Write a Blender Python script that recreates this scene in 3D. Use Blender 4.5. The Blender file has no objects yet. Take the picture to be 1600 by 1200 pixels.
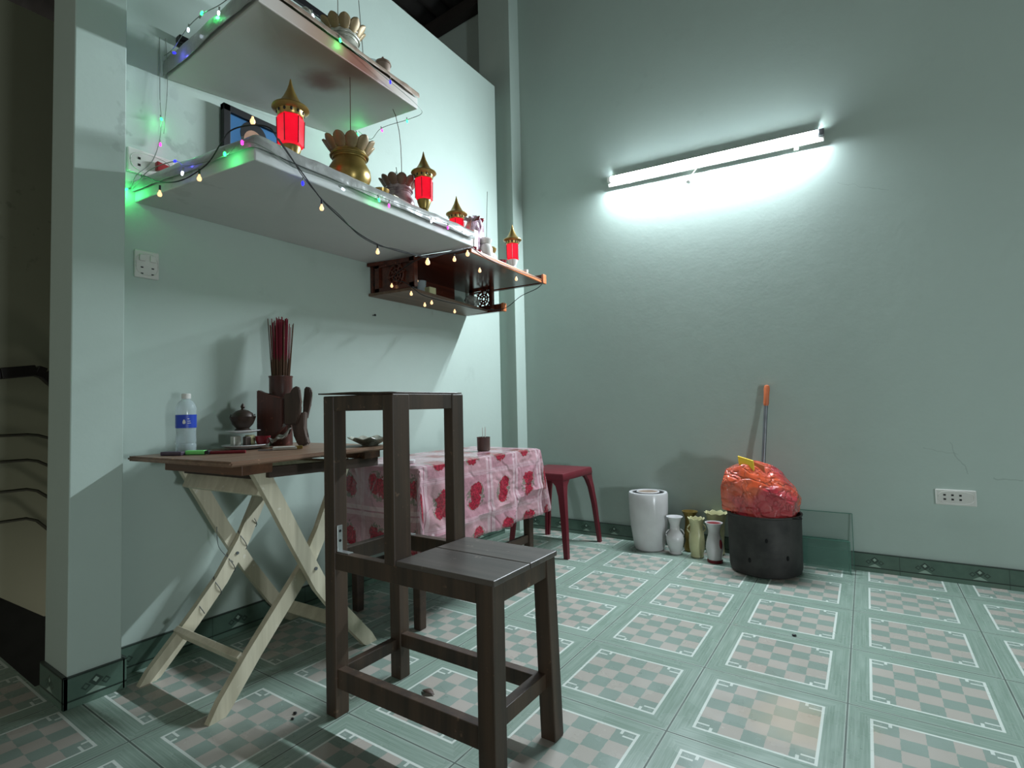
import bpy, bmesh, math, random
from mathutils import Vector, Matrix
random.seed(7)
R = math.radians
SC = bpy.context.scene
COL = SC.collection

# ------------------------------------------------------------------ camera
cam_d = bpy.data.cameras.new('camera')
cam = bpy.data.objects.new('camera', cam_d); COL.objects.link(cam)
YAW, PITCH, ROLL, F = -0.591487, 0.041244, -0.021762, 822.1
fw = Vector((math.sin(YAW)*math.cos(PITCH), math.cos(YAW)*math.cos(PITCH), math.sin(PITCH)))
r0 = Vector((math.cos(YAW), -math.sin(YAW), 0)); u0 = r0.cross(fw)
rr = math.cos(ROLL)*r0 + math.sin(ROLL)*u0
uu = -math.sin(ROLL)*r0 + math.cos(ROLL)*u0
m = Matrix((rr, uu, -fw)).transposed().to_4x4()
m.translation = Vector((0.480, -1.8196, 0.8786))
cam.matrix_world = m
cam_d.sensor_width = 36; cam_d.lens = F/1600*36
cam_d.clip_start = 0.02
SC.camera = cam

# ------------------------------------------------------------------ light
TUBE_STRENGTH = 960.0
TUBE_COLOR = (0.82, 0.92, 1.0, 1)
SC.view_settings.view_transform = 'Standard'
SC.view_settings.look = 'None'
SC.view_settings.gamma = 1
SC.view_settings.exposure = 0.30
SC.view_settings.use_curve_mapping = False
w = bpy.data.worlds.new('world'); SC.world = w; w.use_nodes = True
bg = w.node_tree.nodes['Background']
bg.inputs[0].default_value = (0.97, 0.96, 0.89, 1); bg.inputs[1].default_value = 0.26
# light that enters by the open doorway on the right hand side of the room
ld = bpy.data.lights.new('doorway_light', 'AREA'); ld.shape = 'RECTANGLE'
ld.size = 0.30; ld.size_y = 0.45; ld.energy = 42; ld.color = (0.86, 0.95, 1.0)
lo = bpy.data.objects.new('doorway_light', ld); COL.objects.link(lo)
lo.location = (3.7, -1.9, 0.62)
lo.rotation_euler = (Vector((0.0, 1.2, 0.5)) - lo.location).to_track_quat('-Z', 'Y').to_euler()

hd = bpy.data.lights.new('hall_fill', 'POINT'); hd.energy = 5.0; hd.color = (1, .95, .78); hd.shadow_soft_size = .08  # unseen fill light, added to lift the hall and the pillar's side
ho = bpy.data.objects.new('hall_fill', hd); COL.objects.link(ho); ho.location = (-2.35, -3.4, .55)
sd = bpy.data.lights.new('stairwell_fill', 'POINT'); sd.energy = 5.0; sd.color = (1, .96, .84); sd.shadow_soft_size = .10  # second added fill, brightens the hall wall from below
so = bpy.data.objects.new('stairwell_fill', sd); COL.objects.link(so); so.location = (-2.35, -.55, -.35)

# ------------------------------------------------------------------ materials
def lin(c):
    return tuple((x/12.92 if x <= .04045 else ((x+.055)/1.055)**2.4) for x in [v/255 for v in c])

class X:
    """a shader value one can calculate with"""
    nt = None
    def __init__(s, sock): s.s = sock
    @staticmethod
    def op(o, *a):
        n = X.nt.nodes.new('ShaderNodeMath'); n.operation = o
        for i, v in enumerate(a):
            if isinstance(v, X): X.nt.links.new(v.s, n.inputs[i])
            else: n.inputs[i].default_value = v
        return X(n.outputs[0])
    def __add__(s, o): return X.op('ADD', s, o)
    __radd__ = __add__
    def __sub__(s, o): return X.op('SUBTRACT', s, o)
    def __rsub__(s, o): return X.op('SUBTRACT', o, s)
    def __mul__(s, o): return X.op('MULTIPLY', s, o)
    __rmul__ = __mul__
    def __truediv__(s, o): return X.op('DIVIDE', s, o)
    def __lt__(s, o): return X.op('LESS_THAN', s, o)
    def __gt__(s, o): return X.op('GREATER_THAN', s, o)
    def fract(s): return X.op('FRACT', s)
    def floor(s): return X.op('FLOOR', s)
    def abs(s): return X.op('ABSOLUTE', s)
    def max(s, o): return X.op('MAXIMUM', s, o)
    def min(s, o): return X.op('MINIMUM', s, o)
    def sqrt(s): return X.op('SQRT', s)
    def between(s, a, b): return (s > a)*(s < b)
    def step(s, a, b):   # smooth 0..1 from a to b
        if a > b: return 1.0 - s.step(b, a)
        n = X.nt.nodes.new('ShaderNodeMapRange'); n.interpolation_type = 'SMOOTHSTEP'
        X.nt.links.new(s.s, n.inputs[0]); n.inputs[1].default_value = a; n.inputs[2].default_value = b
        return X(n.outputs[0])

def mix(f, a, b):
    n = X.nt.nodes.new('ShaderNodeMix'); n.data_type = 'RGBA'
    for k, v in ((0, f), (6, a), (7, b)):
        if isinstance(v, X): X.nt.links.new(v.s, n.inputs[k])
        elif k == 0: n.inputs[0].default_value = v
        else: n.inputs[k].default_value = (*v, 1) if len(v) == 3 else v
    return X(n.outputs[2])

def coords(kind='Object'):
    nt = X.nt
    if kind == 'World':
        g = nt.nodes.new('ShaderNodeNewGeometry'); o = g.outputs['Position']
    else:
        g = nt.nodes.new('ShaderNodeTexCoord'); o = g.outputs[kind]
    s = nt.nodes.new('ShaderNodeSeparateXYZ'); nt.links.new(o, s.inputs[0])
    return X(s.outputs[0]), X(s.outputs[1]), X(s.outputs[2]), o

def vec(x, y, z=0.0):
    n = X.nt.nodes.new('ShaderNodeCombineXYZ')
    for i, v in enumerate((x, y, z)):
        if isinstance(v, X): X.nt.links.new(v.s, n.inputs[i])
        else: n.inputs[i].default_value = v
    return n.outputs[0]

def noise(v, scale, detail=3, rough=.55):
    n = X.nt.nodes.new('ShaderNodeTexNoise')
    if v is not None: X.nt.links.new(v, n.inputs['Vector'])
    n.inputs['Scale'].default_value = scale; n.inputs['Detail'].default_value = detail
    n.inputs['Roughness'].default_value = rough
    return X(n.outputs[0])

def newmat(name):
    mt = bpy.data.materials.new(name); mt.use_nodes = True
    X.nt = mt.node_tree
    return mt, mt.node_tree.nodes['Principled BSDF']

def setin(b, key, v):
    if isinstance(v, X): X.nt.links.new(v.s, b.inputs[key])
    else: b.inputs[key].default_value = v

def bump(b, h, strength=.3, dist=.01):
    n = X.nt.nodes.new('ShaderNodeBump'); n.inputs['Strength'].default_value = strength
    n.inputs['Distance'].default_value = dist
    X.nt.links.new(h.s, n.inputs['Height']); X.nt.links.new(n.outputs[0], b.inputs['Normal'])

def simple(name, rgb, rough=.5, metal=0, var=.12, scale=12, emit=None, es=0, trans=0, alpha=1, ior=1.45, bmp=0, stretch=None, rgb2=None, coat=0):
    mt, b = newmat(name)
    x, y, z, o = coords('Object')
    v = vec(x*stretch[0], y*stretch[1], z*stretch[2]) if stretch else o
    n = noise(v, scale, 4)
    c = lin(rgb); c2 = lin(rgb2) if rgb2 else tuple(k*(1-var*2.2) for k in c)
    setin(b, 'Base Color', mix(n.step(.3, .75), c, c2))
    b.inputs['Roughness'].default_value = rough; b.inputs['Metallic'].default_value = metal
    b.inputs['IOR'].default_value = ior
    if trans: b.inputs['Transmission Weight'].default_value = trans
    if alpha < 1: b.inputs['Alpha'].default_value = alpha
    if coat: b.inputs['Coat Weight'].default_value = coat
    if emit: b.inputs['Emission Color'].default_value = (*lin(emit), 1); b.inputs['Emission Strength'].default_value = es
    if bmp: bump(b, n, bmp, .01)
    return mt

def wall_mat(name, rgb, patches=False):
    mt, b = newmat(name)
    x, y, z, o = coords('World')
    base = lin(rgb)
    n1 = noise(o, 1.6, 5, .6).step(.35, .75); n2 = noise(o, 9, 5, .65).step(.45, .8); n3 = noise(o, 60, 2)
    c = mix(n1*.30, base, tuple(k*.86 for k in base))
    c = mix(n2*.16, c, tuple(min(1, k*1.14) for k in base))
    c = mix(noise(o, 3.3, 6, .7).step(.62, .74)*.30, c, tuple(k*.76 for k in base))
    if not patches:
        sp = noise(vec(x, y*1.0, z), 13, 4).step(.58, .66)*((y+.99)*(y+.99)*9 + (z-1.86)*(z-1.86)*4).sqrt().step(.75, .15)
        c = mix(sp*.45, c, tuple(k*.45 for k in base))
    if patches:
        # repaired, lighter plaster around the socket and a paler splash line low on the wall
        wob = noise(o, 7, 4)*.16
        up = (z + wob).step(.34, .44)
        c = mix(up*(x + wob).step(.45, .75)*.22, c, tuple(min(1, k*1.22) for k in base))
        # hairline cracks
        for (x0, z0, x1, z1, wd) in ((.80, .66, .86, .51, .0022), (.83, .60, .70, .63, .0014), (.95, .50, 1.05, .49, .003), (.40, 2.02, .62, 1.93, .0013)):
            dx, dz = x1-x0, z1-z0; L = math.hypot(dx, dz)
            t = ((x-x0)*dx + (z-z0)*dz)/(L*L)
            d = ((x-x0)*(dz/L) - (z-z0)*(dx/L) + (noise(o, 18, 2)-.5)*.035).abs()
            c = mix((d < wd)*t.between(0, 1)*.32, c, tuple(k*.45 for k in base))
    setin(b, 'Base Color', c); b.inputs['Roughness'].default_value = .62
    b.inputs['Specular IOR Level'].default_value = .35
    bump(b, n3*.5 + noise(o, 14, 4), .05, .01)
    return mt

def floor_mat():
    mt, b = newmat('floor_tiles')
    x, y, z, o = coords('World')
    gx, gy = x/.4, y/.4
    u, v = gx.fract(), gy.fract()
    cu, cv = (u-.5).abs(), (v-.5).abs(); mm = cu.max(cv)
    wn = noise(vec(gx, gy), 26, 3)
    ucw = u + (wn-.5)*.012; vcw = v + (wn-.5)*.012
    par = (((ucw-.15)/.14).floor() + ((vcw-.15)/.14).floor())
    par = (par/2).fract() > .25                       # 1 = beige cell
    rnd = noise(vec(gx.floor()*3.7, gy.floor()*5.3), 1.7, 0)
    fine = noise(vec(gx, gy), 140, 2)
    green = mix(fine*.5, lin((138, 155, 145)), lin((116, 134, 124)))
    beige = mix(fine*.5, lin((178, 172, 162)), lin((160, 154, 146)))
    cell = mix(par, green, beige)
    # brush-like streaks running along the border
    along = X.op('ADD', (cu > cv)*gy, (cv > cu)*gx)
    st = noise(vec(mm*70, along*1.6), 1.0, 3, .7)
    edge = mix(st.step(.35, .65), lin((124, 146, 132)), lin((145, 164, 152)))
    edge = mix(st.step(.68, .74)*.5, edge, lin((192, 206, 196)))
    edge = mix(st.step(.30, .24)*.4, edge, lin((98, 120, 107)))
    inner = mm < .352
    c = mix(inner, edge, cell)
    white = lin((214, 222, 214))
    c = mix(mm.between(.350, .368)*.92, c, white)
    # corner brackets
    a, bb = .352-cu, .352-cv
    br = a.between(0, .080)*bb.between(.050, .066)
    br = br.max(bb.between(0, .040)*a.between(.086, .106))
    br = br.max(a.between(.016, .05)*bb.between(.016, .04)*(fine > .56)*.4)
    c = mix(br*(cu > .2)*(cv > .2)*.85, c, white)
    # worn, yellowish tile and dirt
    dirt = noise(o, 3.2, 5, .65).step(.5, .8)
    c = mix(dirt*.10, c, lin((96, 104, 92)))
    worn = (((x-.31)*(x-.31) + (y+.07+.10)*(y+.07+.10)).sqrt() + (noise(o, 8, 3)-.5)*.2).step(.20, .06)
    c = mix(worn*.30*inner, c, lin((204, 176, 136)))
    c = mix(rnd.step(.3, .7)*.10, c, lin((110, 118, 110)))
    seam = mm > .4945
    seam2 = mm.between(.488, .4945)
    c = mix(seam2*.25, c, white)
    c = mix(seam*.75, c, lin((52, 60, 54)))
    setin(b, 'Base Color', c)
    rg = .22 + noise(o, 5, 4).step(.3, .8)*.22
    setin(b, 'Roughness', rg + seam*.4)
    bump(b, (0.0-seam)*1.0 + fine*.04 + st*.05, .22, .004)
    return mt

def baseboard_mat():
    mt, b = newmat('baseboard_tiles')
    x, y, z, o = coords('World')
    s = x + y
    a = (((s-.10)/.2 + .5).fract() - .5).abs()*.2
    c = mix(noise(o, 25, 4), lin((86, 110, 97)), lin((64, 86, 75)))
    dark = lin((34, 46, 40)); white = lin((150, 172, 158))
    c = mix(z.between(.0, .020)*.5, c, lin((96, 120, 106)))
    c = mix(z.between(.020, .025), c, dark)
    c = mix((a + (z-.060).abs()*1.1 < .020)*.75, c, dark)
    c = mix(((a-.026).abs() + (z-.050).abs()*1.1 < .013)*.75, c, dark)
    c = mix(((a-.026).abs() + (z-.050).abs()*1.1 < .007)*.75, c, lin((86, 110, 97)))
    c = mix((a + (z-.062).abs() < .0085)*.9, c, white)
    c = mix((z > .027)*(z + a*.6 < .043)*.8, c, white)
    c = mix(z > .0895, c, dark)
    c = mix(((s/.4).fract() < .008)*.6, c, dark)
    setin(b, 'Base Color', c); b.inputs['Roughness'].default_value = .3
    return mt

def cloth_mat():
    """pink oilcloth with pale stripes and bunches of red roses"""
    mt, b = newmat('rose_oilcloth')
    u, v, _, o = coords('UV')
    cu, cv = u/.215, v/.195
    fu, fv = (cu.fract()-.5), (cv.fract()-.5)
    par = ((cu.floor() + cv.floor()*1.0)/2).fract() > .25
    n = noise(vec(u, v), 55, 3); n2 = noise(vec(u, v), 150, 2)
    base = mix(n2*.6, lin((186, 140, 150)), lin((156, 106, 120)))
    base = mix(par*.35, base, lin((190, 158, 160)))
    c = base
    c = mix((fu.abs() > .40)*.65, c, lin((206, 180, 186)))
    c = mix((fu.abs() > .485)*.7, c, lin((150, 84, 104)))
    c = mix((fv.abs() > .44)*.5, c, lin((206, 180, 186)))
    c = mix(((fv.abs()*30).fract() > .5)*(fv.abs() > .44)*.3, c, lin((150, 90, 108)))
    dx = fu + fv*.25 + (n-.5)*.22; dy = fv + (n-.5)*.16
    leaf = ((dx*dx*5.5 + dy*dy*4.6).sqrt() < .66)*(noise(vec(u, v), 70, 2) > .47)
    c = mix(leaf*.75, c, lin((92, 104, 84)))
    dy1 = (dy.abs()-.13)
    rose = (dx*dx*13 + dy1*dy1*16).sqrt() < .68
    c = mix(rose*.95, c, mix(noise(vec(u, v), 120, 2).step(.4, .6), lin((172, 26, 56)), lin((118, 12, 38))))
    setin(b, 'Base Color', c); b.inputs['Roughness'].default_value = .22
    b.inputs['Coat Weight'].default_value = .35; b.inputs['Coat Roughness'].default_value = .12
    rg = (noise(vec(u, v), 8, 2)-.5).abs().step(0, .09)
    bump(b, noise(vec(u, v), 20, 4)*.7 + rg*.6, .45, .012)
    return mt

def wood(name, rgb, rgb2, rough=.5, axis=1, scale=5):
    mt, b = newmat(name)
    x, y, z, o = coords('Object')
    s = [26, 26, 26]; s[axis] = 1.6
    n = noise(vec(x*s[0], y*s[1], z*s[2]), scale/5, 5, .6)
    sc = noise(o, 38, 3)
    c = mix(n.step(.3, .7), lin(rgb), lin(rgb2))
    c = mix(sc.step(.66, .74)*.25, c, lin([min(255, k*1.9+16) for k in rgb]))
    setin(b, 'Base Color', c); b.inputs['Roughness'].default_value = rough
    bump(b, n, .15, .004)
    return mt

M = {}
M['wall'] = wall_mat('green_wall_paint', (170, 186, 177))
M['wall_back'] = wall_mat('green_wall_paint_back', (165, 181, 173), True)
M['hall'] = wall_mat('hall_wall_paint', (140, 142, 122))
M['concrete'] = wall_mat('white_slab_paint', (188, 192, 188))
M['floor'] = floor_mat()
M['base'] = baseboard_mat()
M['dark'] = simple('stairwell_darkness', (40, 42, 40), .9)  # near black colour stands in for the shade down the stairwell
M['chair'] = wood('dark_brown_chair_wood', (74, 57, 43), (48, 37, 28), .50, 2)
M['chair_seat'] = wood('worn_grey_brown_seat', (86, 78, 72), (62, 56, 52), .42, 0)
M['raw'] = wood('dark_raw_wood', (66, 50, 38), (46, 35, 27), .7, 1)
M['tabletop'] = wood('brown_varnished_tabletop', (132, 104, 84), (104, 78, 60), .45, 1)
M['batten'] = wood('reddish_batten_wood', (108, 70, 46), (80, 52, 34), .5, 0)
M['whitewood'] = wood('cream_painted_wood', (206, 200, 176), (182, 176, 152), .55, 2)
M['cabinet'] = wood('red_brown_lacquer', (92, 44, 30), (60, 28, 20), .20, 1)
M['cabinet_pale'] = wood('pale_brown_board', (116, 92, 74), (92, 70, 54), .4, 1)
M['endgrain'] = wood('orange_edge_lacquer', (190, 112, 66), (164, 90, 50), .35, 1)
M['bamboo'] = wood('dark_red_bamboo', (92, 46, 36), (58, 32, 26), .38, 2)
M['burner'] = simple('dark_bronze', (58, 46, 38), .45, .3, var=.2)
M['carving'] = wood('carved_brown_wood', (84, 66, 56), (60, 46, 38), .55, 2)
M['cloth'] = cloth_mat()
M['stool'] = simple('maroon_plastic', (100, 30, 40), .42, var=.05)
M['pot'] = simple('scorched_metal', (66, 64, 62), .62, .35, var=.2, scale=9, rgb2=(40, 39, 38))
M['pothole'] = simple('black_dent', (14, 14, 14), .9)
M['bag'] = None
M['yellow'] = simple('yellow_paper', (246, 208, 66), .6, var=.04)
M['grey_metal'] = simple('grey_steel', (120, 124, 128), .35, .6)
M['chrome'] = simple('bright_zinc', (200, 204, 204), .3, .8)
M['orange'] = simple('orange_plastic', (206, 112, 70), .45)
M['white_gloss'] = simple('white_glazed', (206, 206, 206), .22, var=.04)
M['white_plastic'] = simple('white_plastic', (206, 206, 200), .4, var=.04)
M['black'] = simple('black_plastic', (20, 20, 22), .45)
M['cream'] = simple('cream_glaze', (196, 194, 150), .3, var=.1)
M['redglaze'] = simple('dark_red_glaze', (116, 22, 34), .3)
M['brass'] = simple('aged_brass', (158, 136, 74), .30, .60, var=.2, scale=14)
M['gold'] = simple('gold_metal', (176, 146, 84), .30, .7, var=.1)
M['lotus'] = simple('dull_lotus_petal', (140, 120, 84), .45, .3, var=.2)
M['lotus_brown'] = simple('brown_lotus_petal', (122, 98, 84), .5, .2, var=.2)
M['urn_white'] = simple('grey_mottled_porcelain', (186, 186, 172), .25, var=.3, scale=26, rgb2=(98, 98, 88))
M['urn_purple'] = simple('purple_mottled_porcelain', (170, 158, 160), .25, scale=30, rgb2=(92, 74, 82))
M['lantern_red'] = simple('lit_red_acrylic', (226, 20, 44), .25, emit=(255, 14, 46), es=.62, var=.3, scale=24)
M['shelf_cloth'] = simple('grey_plastic_sheet', (150, 152, 148), .32, var=.10, scale=18, bmp=.4, coat=.4)
M['brown_cloth'] = simple('stained_cloth', (150, 134, 118), .6, scale=9, rgb2=(90, 66, 52), bmp=.4)
M['paper'] = simple('white_paper', (222, 222, 214), .6)
M['blue'] = simple('portrait_blue', (62, 112, 158), .35, var=.05)
M['skin'] = simple('portrait_skin', (182, 140, 116), .5)
M['red_plug'] = simple('red_plug_plastic', (150, 20, 26), .4)
M['clear'] = simple('clear_cable', (140, 150, 140), .3, alpha=.75)
M['redstick'] = simple('red_incense_stick', (122, 16, 40), .7)
M['brownstick'] = simple('brown_incense_stick', (88, 62, 44), .8)
M['greystick'] = simple('grey_incense_stick', (92, 90, 84), .8)
M['jar_white'] = simple('pale_glass_jar', (206, 204, 198), .2, var=.08)
M['foil'] = simple('crinkled_foil_wrap', (214, 202, 214), .22, .3, scale=14, rgb2=(120, 60, 78))
M['crumple'] = simple('crumpled_clear_film', (150, 150, 142), .25, scale=16, alpha=.7)
M['bluelabel'] = simple('blue_paper_label', (34, 66, 172), .4, var=.03)
M['green_lighter'] = simple('green_lighter_plastic', (126, 226, 124), .35, var=.03)
M['red_pen'] = simple('dark_red_pen', (116, 20, 34), .4)
M['purple'] = simple('purple_box', (70, 56, 74), .5)
M['rail'] = simple('dark_handrail', (34, 28, 28), .35)
M['bars'] = simple('olive_bars', (56, 56, 44), .5)
M['roof'] = simple('dark_fibre_sheet', (62, 58, 54), .8, scale=5, rgb2=(40, 38, 36))
M['beam'] = simple('dark_beam', (40, 34, 31), .8)

def glass_mat(name, rgb, alpha=.25, rough=.05):
    mt, b = newmat(name)
    b.inputs['Base Color'].default_value = (*lin(rgb), 1); b.inputs['Roughness'].default_value = rough
    b.inputs['Alpha'].default_value = alpha
    return mt
M['glass'] = glass_mat('greenish_pane_glass', (84, 122, 108), .34)
M['glassclear'] = glass_mat('clear_pane_glass', (128, 156, 144), .16)
M['glassedge'] = glass_mat('glass_cut_edge', (70, 118, 102), .85)
M['pet'] = glass_mat('clear_bottle_plastic', (196, 212, 216), .38, .08)
M['water'] = glass_mat('bottle_water', (150, 178, 180), .16, .03)

def bag_mat():
    mt, b = newmat('red_orange_bag_film')
    x, y, z, o = coords('Object')
    n = noise(o, 4.2, 2, .5).step(.44, .56); n2 = noise(o, 15, 3).step(.45, .7)
    c = mix(n, lin((216, 92, 58)), lin((178, 54, 64)))
    c = mix(n2*.35, c, lin((220, 104, 100)))
    setin(b, 'Base Color', c); b.inputs['Roughness'].default_value = .20
    b.inputs['Coat Weight'].default_value = 1.0; b.inputs['Coat Roughness'].default_value = .08
    b.inputs['Alpha'].default_value = .86
    rdg = (noise(vec(x*.7, y, z*1.4), 9, 2)-.5).abs()
    r2 = (noise(vec(x*1.2, y, z*.8), 17, 2)-.5).abs()
    bump(b, rdg.step(0, .05)*.6 + r2.step(0, .06)*.35 + noise(o, 26, 2)*.3, .75, .014)
    return mt
M['bag'] = bag_mat()

def underside_mat():
    """white painted slab, its underside browned by incense smoke above the lower urn"""
    mt, b = newmat('smoke_stained_slab')
    x, y, z, o = coords('World')
    c = mix(noise(o, 6, 4)*.25, lin((184, 184, 178)), lin((158, 158, 152)))
    r = ((x+1.06)*(x+1.06)*5.0 + (y+.56)*(y+.56)*1.3).sqrt() + (noise(o, 3.5, 3)-.5)*.22
    c = mix(r.step(.62, .02)*.85, c, lin((122, 74, 32)))
    for (sx, sy, rad, k) in ((-1.26, -.53, .12, .90), (-1.095, -.50, .12, .85)):
        q = ((x-sx)*(x-sx) + (y-sy)*(y-sy)).sqrt() + (noise(o, 12, 2)-.5)*.05
        c = mix(q.step(rad, .02)*k, c, lin((104, 42, 8)))
    setin(b, 'Base Color', c); b.inputs['Roughness'].default_value = .6
    return mt
M['slab_upper'] = underside_mat()

def emis(name, rgb, s):
    mt, b = newmat(name)
    b.inputs['Base Color'].default_value = (*lin(rgb), 1)
    b.inputs['Emission Color'].default_value = (*lin(rgb), 1); b.inputs['Emission Strength'].default_value = s
    return mt
M['led_green'] = emis('led_green', (40, 255, 110), 5)
M['led_blue'] = emis('led_blue', (30, 30, 255), 3)
M['led_white'] = emis('led_white', (220, 235, 255), 3)
M['led_pink'] = emis('led_pink', (255, 50, 190), 3)
M['led_warm'] = emis('led_warm', (255, 206, 150), 1.1)
M['tube'] = emis('lit_tube', (230, 248, 255), 1)
tb = M['tube'].node_tree.nodes['Principled BSDF']
tb.inputs['Emission Color'].default_value = TUBE_COLOR; tb.inputs['Emission Strength'].default_value = TUBE_STRENGTH

# ------------------------------------------------------------------ mesh helpers
class B:
    """collects shapes of one mesh, in world coordinates"""
    def __init__(s): s.bm = bmesh.new()
    def hexa(s, p, bev=0):
        v = [s.bm.verts.new(q) for q in p]
        fs = [s.bm.faces.new([v[i] for i in f]) for f in ((3, 2, 1, 0), (4, 5, 6, 7), (0, 1, 5, 4), (1, 2, 6, 5), (2, 3, 7, 6), (3, 0, 4, 7))]
        if bev:
            es = {e for f in fs for e in f.edges}
            bmesh.ops.bevel(s.bm, geom=list(es), offset=bev, segments=2, affect='EDGES', profile=.5)
        return s
    def box(s, x0, x1, y0, y1, z0, z1, bev=0):
        return s.hexa([(x0, y0, z0), (x1, y0, z0), (x1, y1, z0), (x0, y1, z0), (x0, y0, z1), (x1, y0, z1), (x1, y1, z1), (x0, y1, z1)], bev)
    def prism(s, poly, z0, z1, bev=0):
        lo_ = [s.bm.verts.new((x, y, z0)) for x, y in poly]; hi = [s.bm.verts.new((x, y, z1)) for x, y in poly]
        n = len(poly); fs = [s.bm.faces.new(lo_[::-1]), s.bm.faces.new(hi)]
        for i in range(n): fs.append(s.bm.faces.new((lo_[i], lo_[(i+1) % n], hi[(i+1) % n], hi[i])))
        if bev: bmesh.ops.bevel(s.bm, geom=list({e for f in fs for e in f.edges}), offset=bev, segments=2, affect='EDGES')
        return s
    def beam(s, p0, p1, side, w, t, bev=.002):
        p0, p1, a = Vector(p0), Vector(p1), Vector(side).normalized()
        d = (p1-p0).normalized(); b_ = d.cross(a).normalized(); a = b_.cross(d)
        q = []
        for p in (p0, p1):
            for sa, sb in ((-1, -1), (1, -1), (1, 1), (-1, 1)): q.append(p + a*sa*t/2 + b_*sb*w/2)
        return s.hexa(q, bev)
    def tube(s, pts, r, seg=6, caps=True):
        pts = [Vector(p) for p in pts]; rings = []
        n = len(pts); up = Vector((0, 0, 1))
        for i, p in enumerate(pts):
            d = (pts[min(i+1, n-1)] - pts[max(i-1, 0)])
            if d.length < 1e-7: d = Vector((0, 0, 1))
            d.normalize()
            a = d.cross(up)
            if a.length < .05: a = d.cross(Vector((1, 0, 0)))
            a.normalize(); b_ = d.cross(a)
            ri = r[i] if isinstance(r, (list, tuple)) else r
            rings.append([s.bm.verts.new(p + (a*math.cos(2*math.pi*k/seg) + b_*math.sin(2*math.pi*k/seg))*ri) for k in range(seg)])
        for i in range(n-1):
            for k in range(seg):
                s.bm.faces.new((rings[i][k], rings[i][(k+1) % seg], rings[i+1][(k+1) % seg], rings[i+1][k]))
        if caps: s.bm.faces.new(rings[0][::-1]); s.bm.faces.new(rings[-1])
        return s
    def lathe(s, c, prof, seg=32, fn=None, closed_bottom=True, closed_top=False):
        """prof: (radius, height) pairs; fn(i, angle, r, z) -> (r, z)"""
        rings = []
        for i, (r, z) in enumerate(prof):
            ring = []
            for k in range(seg):
                a = 2*math.pi*k/seg; r2, z2 = fn(i, a, r, z) if fn else (r, z)
                ring.append(s.bm.verts.new((c[0]+r2*math.cos(a), c[1]+r2*math.sin(a), c[2]+z2)))
            rings.append(ring)
        for i in range(len(prof)-1):
            for k in range(seg):
                s.bm.faces.new((rings[i][k], rings[i][(k+1) % seg], rings[i+1][(k+1) % seg], rings[i+1][k]))
        if closed_bottom: s.bm.faces.new(rings[0][::-1])
        if closed_top: s.bm.faces.new(rings[-1])
        return s
    def ball(s, c, r, sub=2, sx=1, sy=1, sz=1, fn=None):
        o = bmesh.ops.create_icosphere(s.bm, subdivisions=sub, radius=1)
        for v in o['verts']:
            k = fn(v.co) if fn else 1
            v.co = Vector((c[0]+v.co.x*r*sx*k, c[1]+v.co.y*r*sy*k, c[2]+v.co.z*r*sz*k))
        return s
    def grid(s, fn, nu, nv, uvfn=None):
        vs = [[s.bm.verts.new(fn(i/nu, j/nv)) for j in range(nv+1)] for i in range(nu+1)]
        uvl = s.bm.loops.layers.uv.verify() if uvfn else None
        for i in range(nu):
            for j in range(nv):
                f = s.bm.faces.new((vs[i][j], vs[i+1][j], vs[i+1][j+1], vs[i][j+1]))
                if uvfn:
                    for l, (a, b_) in zip(f.loops, ((i, j), (i+1, j), (i+1, j+1), (i, j+1))): l[uvl].uv = uvfn(a/nu, b_/nv)
        return s

def root_loc(o):
    while o.parent: o = o.parent
    return o.location.copy()

def tag(o, label, cat, group=None):
    o['label'] = label; o['category'] = cat
    if group: o['group'] = group
    return o

def obj(name, b, mat, parent=None, smooth=False, solid=0, sub=0, label=None, at=None, auto=35):
    """link the collected shapes as one mesh object. at: origin of a parentless object"""
    me = bpy.data.meshes.new(name); bm = b.bm
    off = root_loc(parent) if parent else (Vector(at) if at else Vector((0, 0, 0)))
    bmesh.ops.translate(bm, verts=bm.verts, vec=-off)
    bmesh.ops.recalc_face_normals(bm, faces=bm.faces)
    for f in bm.faces: f.smooth = smooth
    if smooth:
        for e in bm.edges:
            if len(e.link_faces) == 2 and e.calc_face_angle(0) > R(auto): e.smooth = False
    bm.to_mesh(me); bm.free()
    me.materials.append(M[mat] if isinstance(mat, str) else mat)
    o = bpy.data.objects.new(name, me); COL.objects.link(o)
    if parent: o.parent = parent
    elif at: o.location = off
    if solid:
        md = o.modifiers.new('thickness', 'SOLIDIFY'); md.thickness = solid; md.offset = 0
    if sub:
        md = o.modifiers.new('smooth', 'SUBSURF'); md.levels = md.render_levels = sub
    if label: o['label'] = label
    return o

def thing(name, label, cat, loc, group=None):
    o = bpy.data.objects.new(name, None); COL.objects.link(o)
    o.location = loc; o.empty_display_size = .05
    return tag(o, label, cat, group)

def struct(name, b, mat, parent=None, **k):
    o = obj(name, b, mat, parent, **k); o['kind'] = 'structure'; return o

def dup(o, parent=None):
    c = o.copy(); COL.objects.link(c); c.parent = parent
    for ch in list(o.children): dup(ch, c)
    return c

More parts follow.
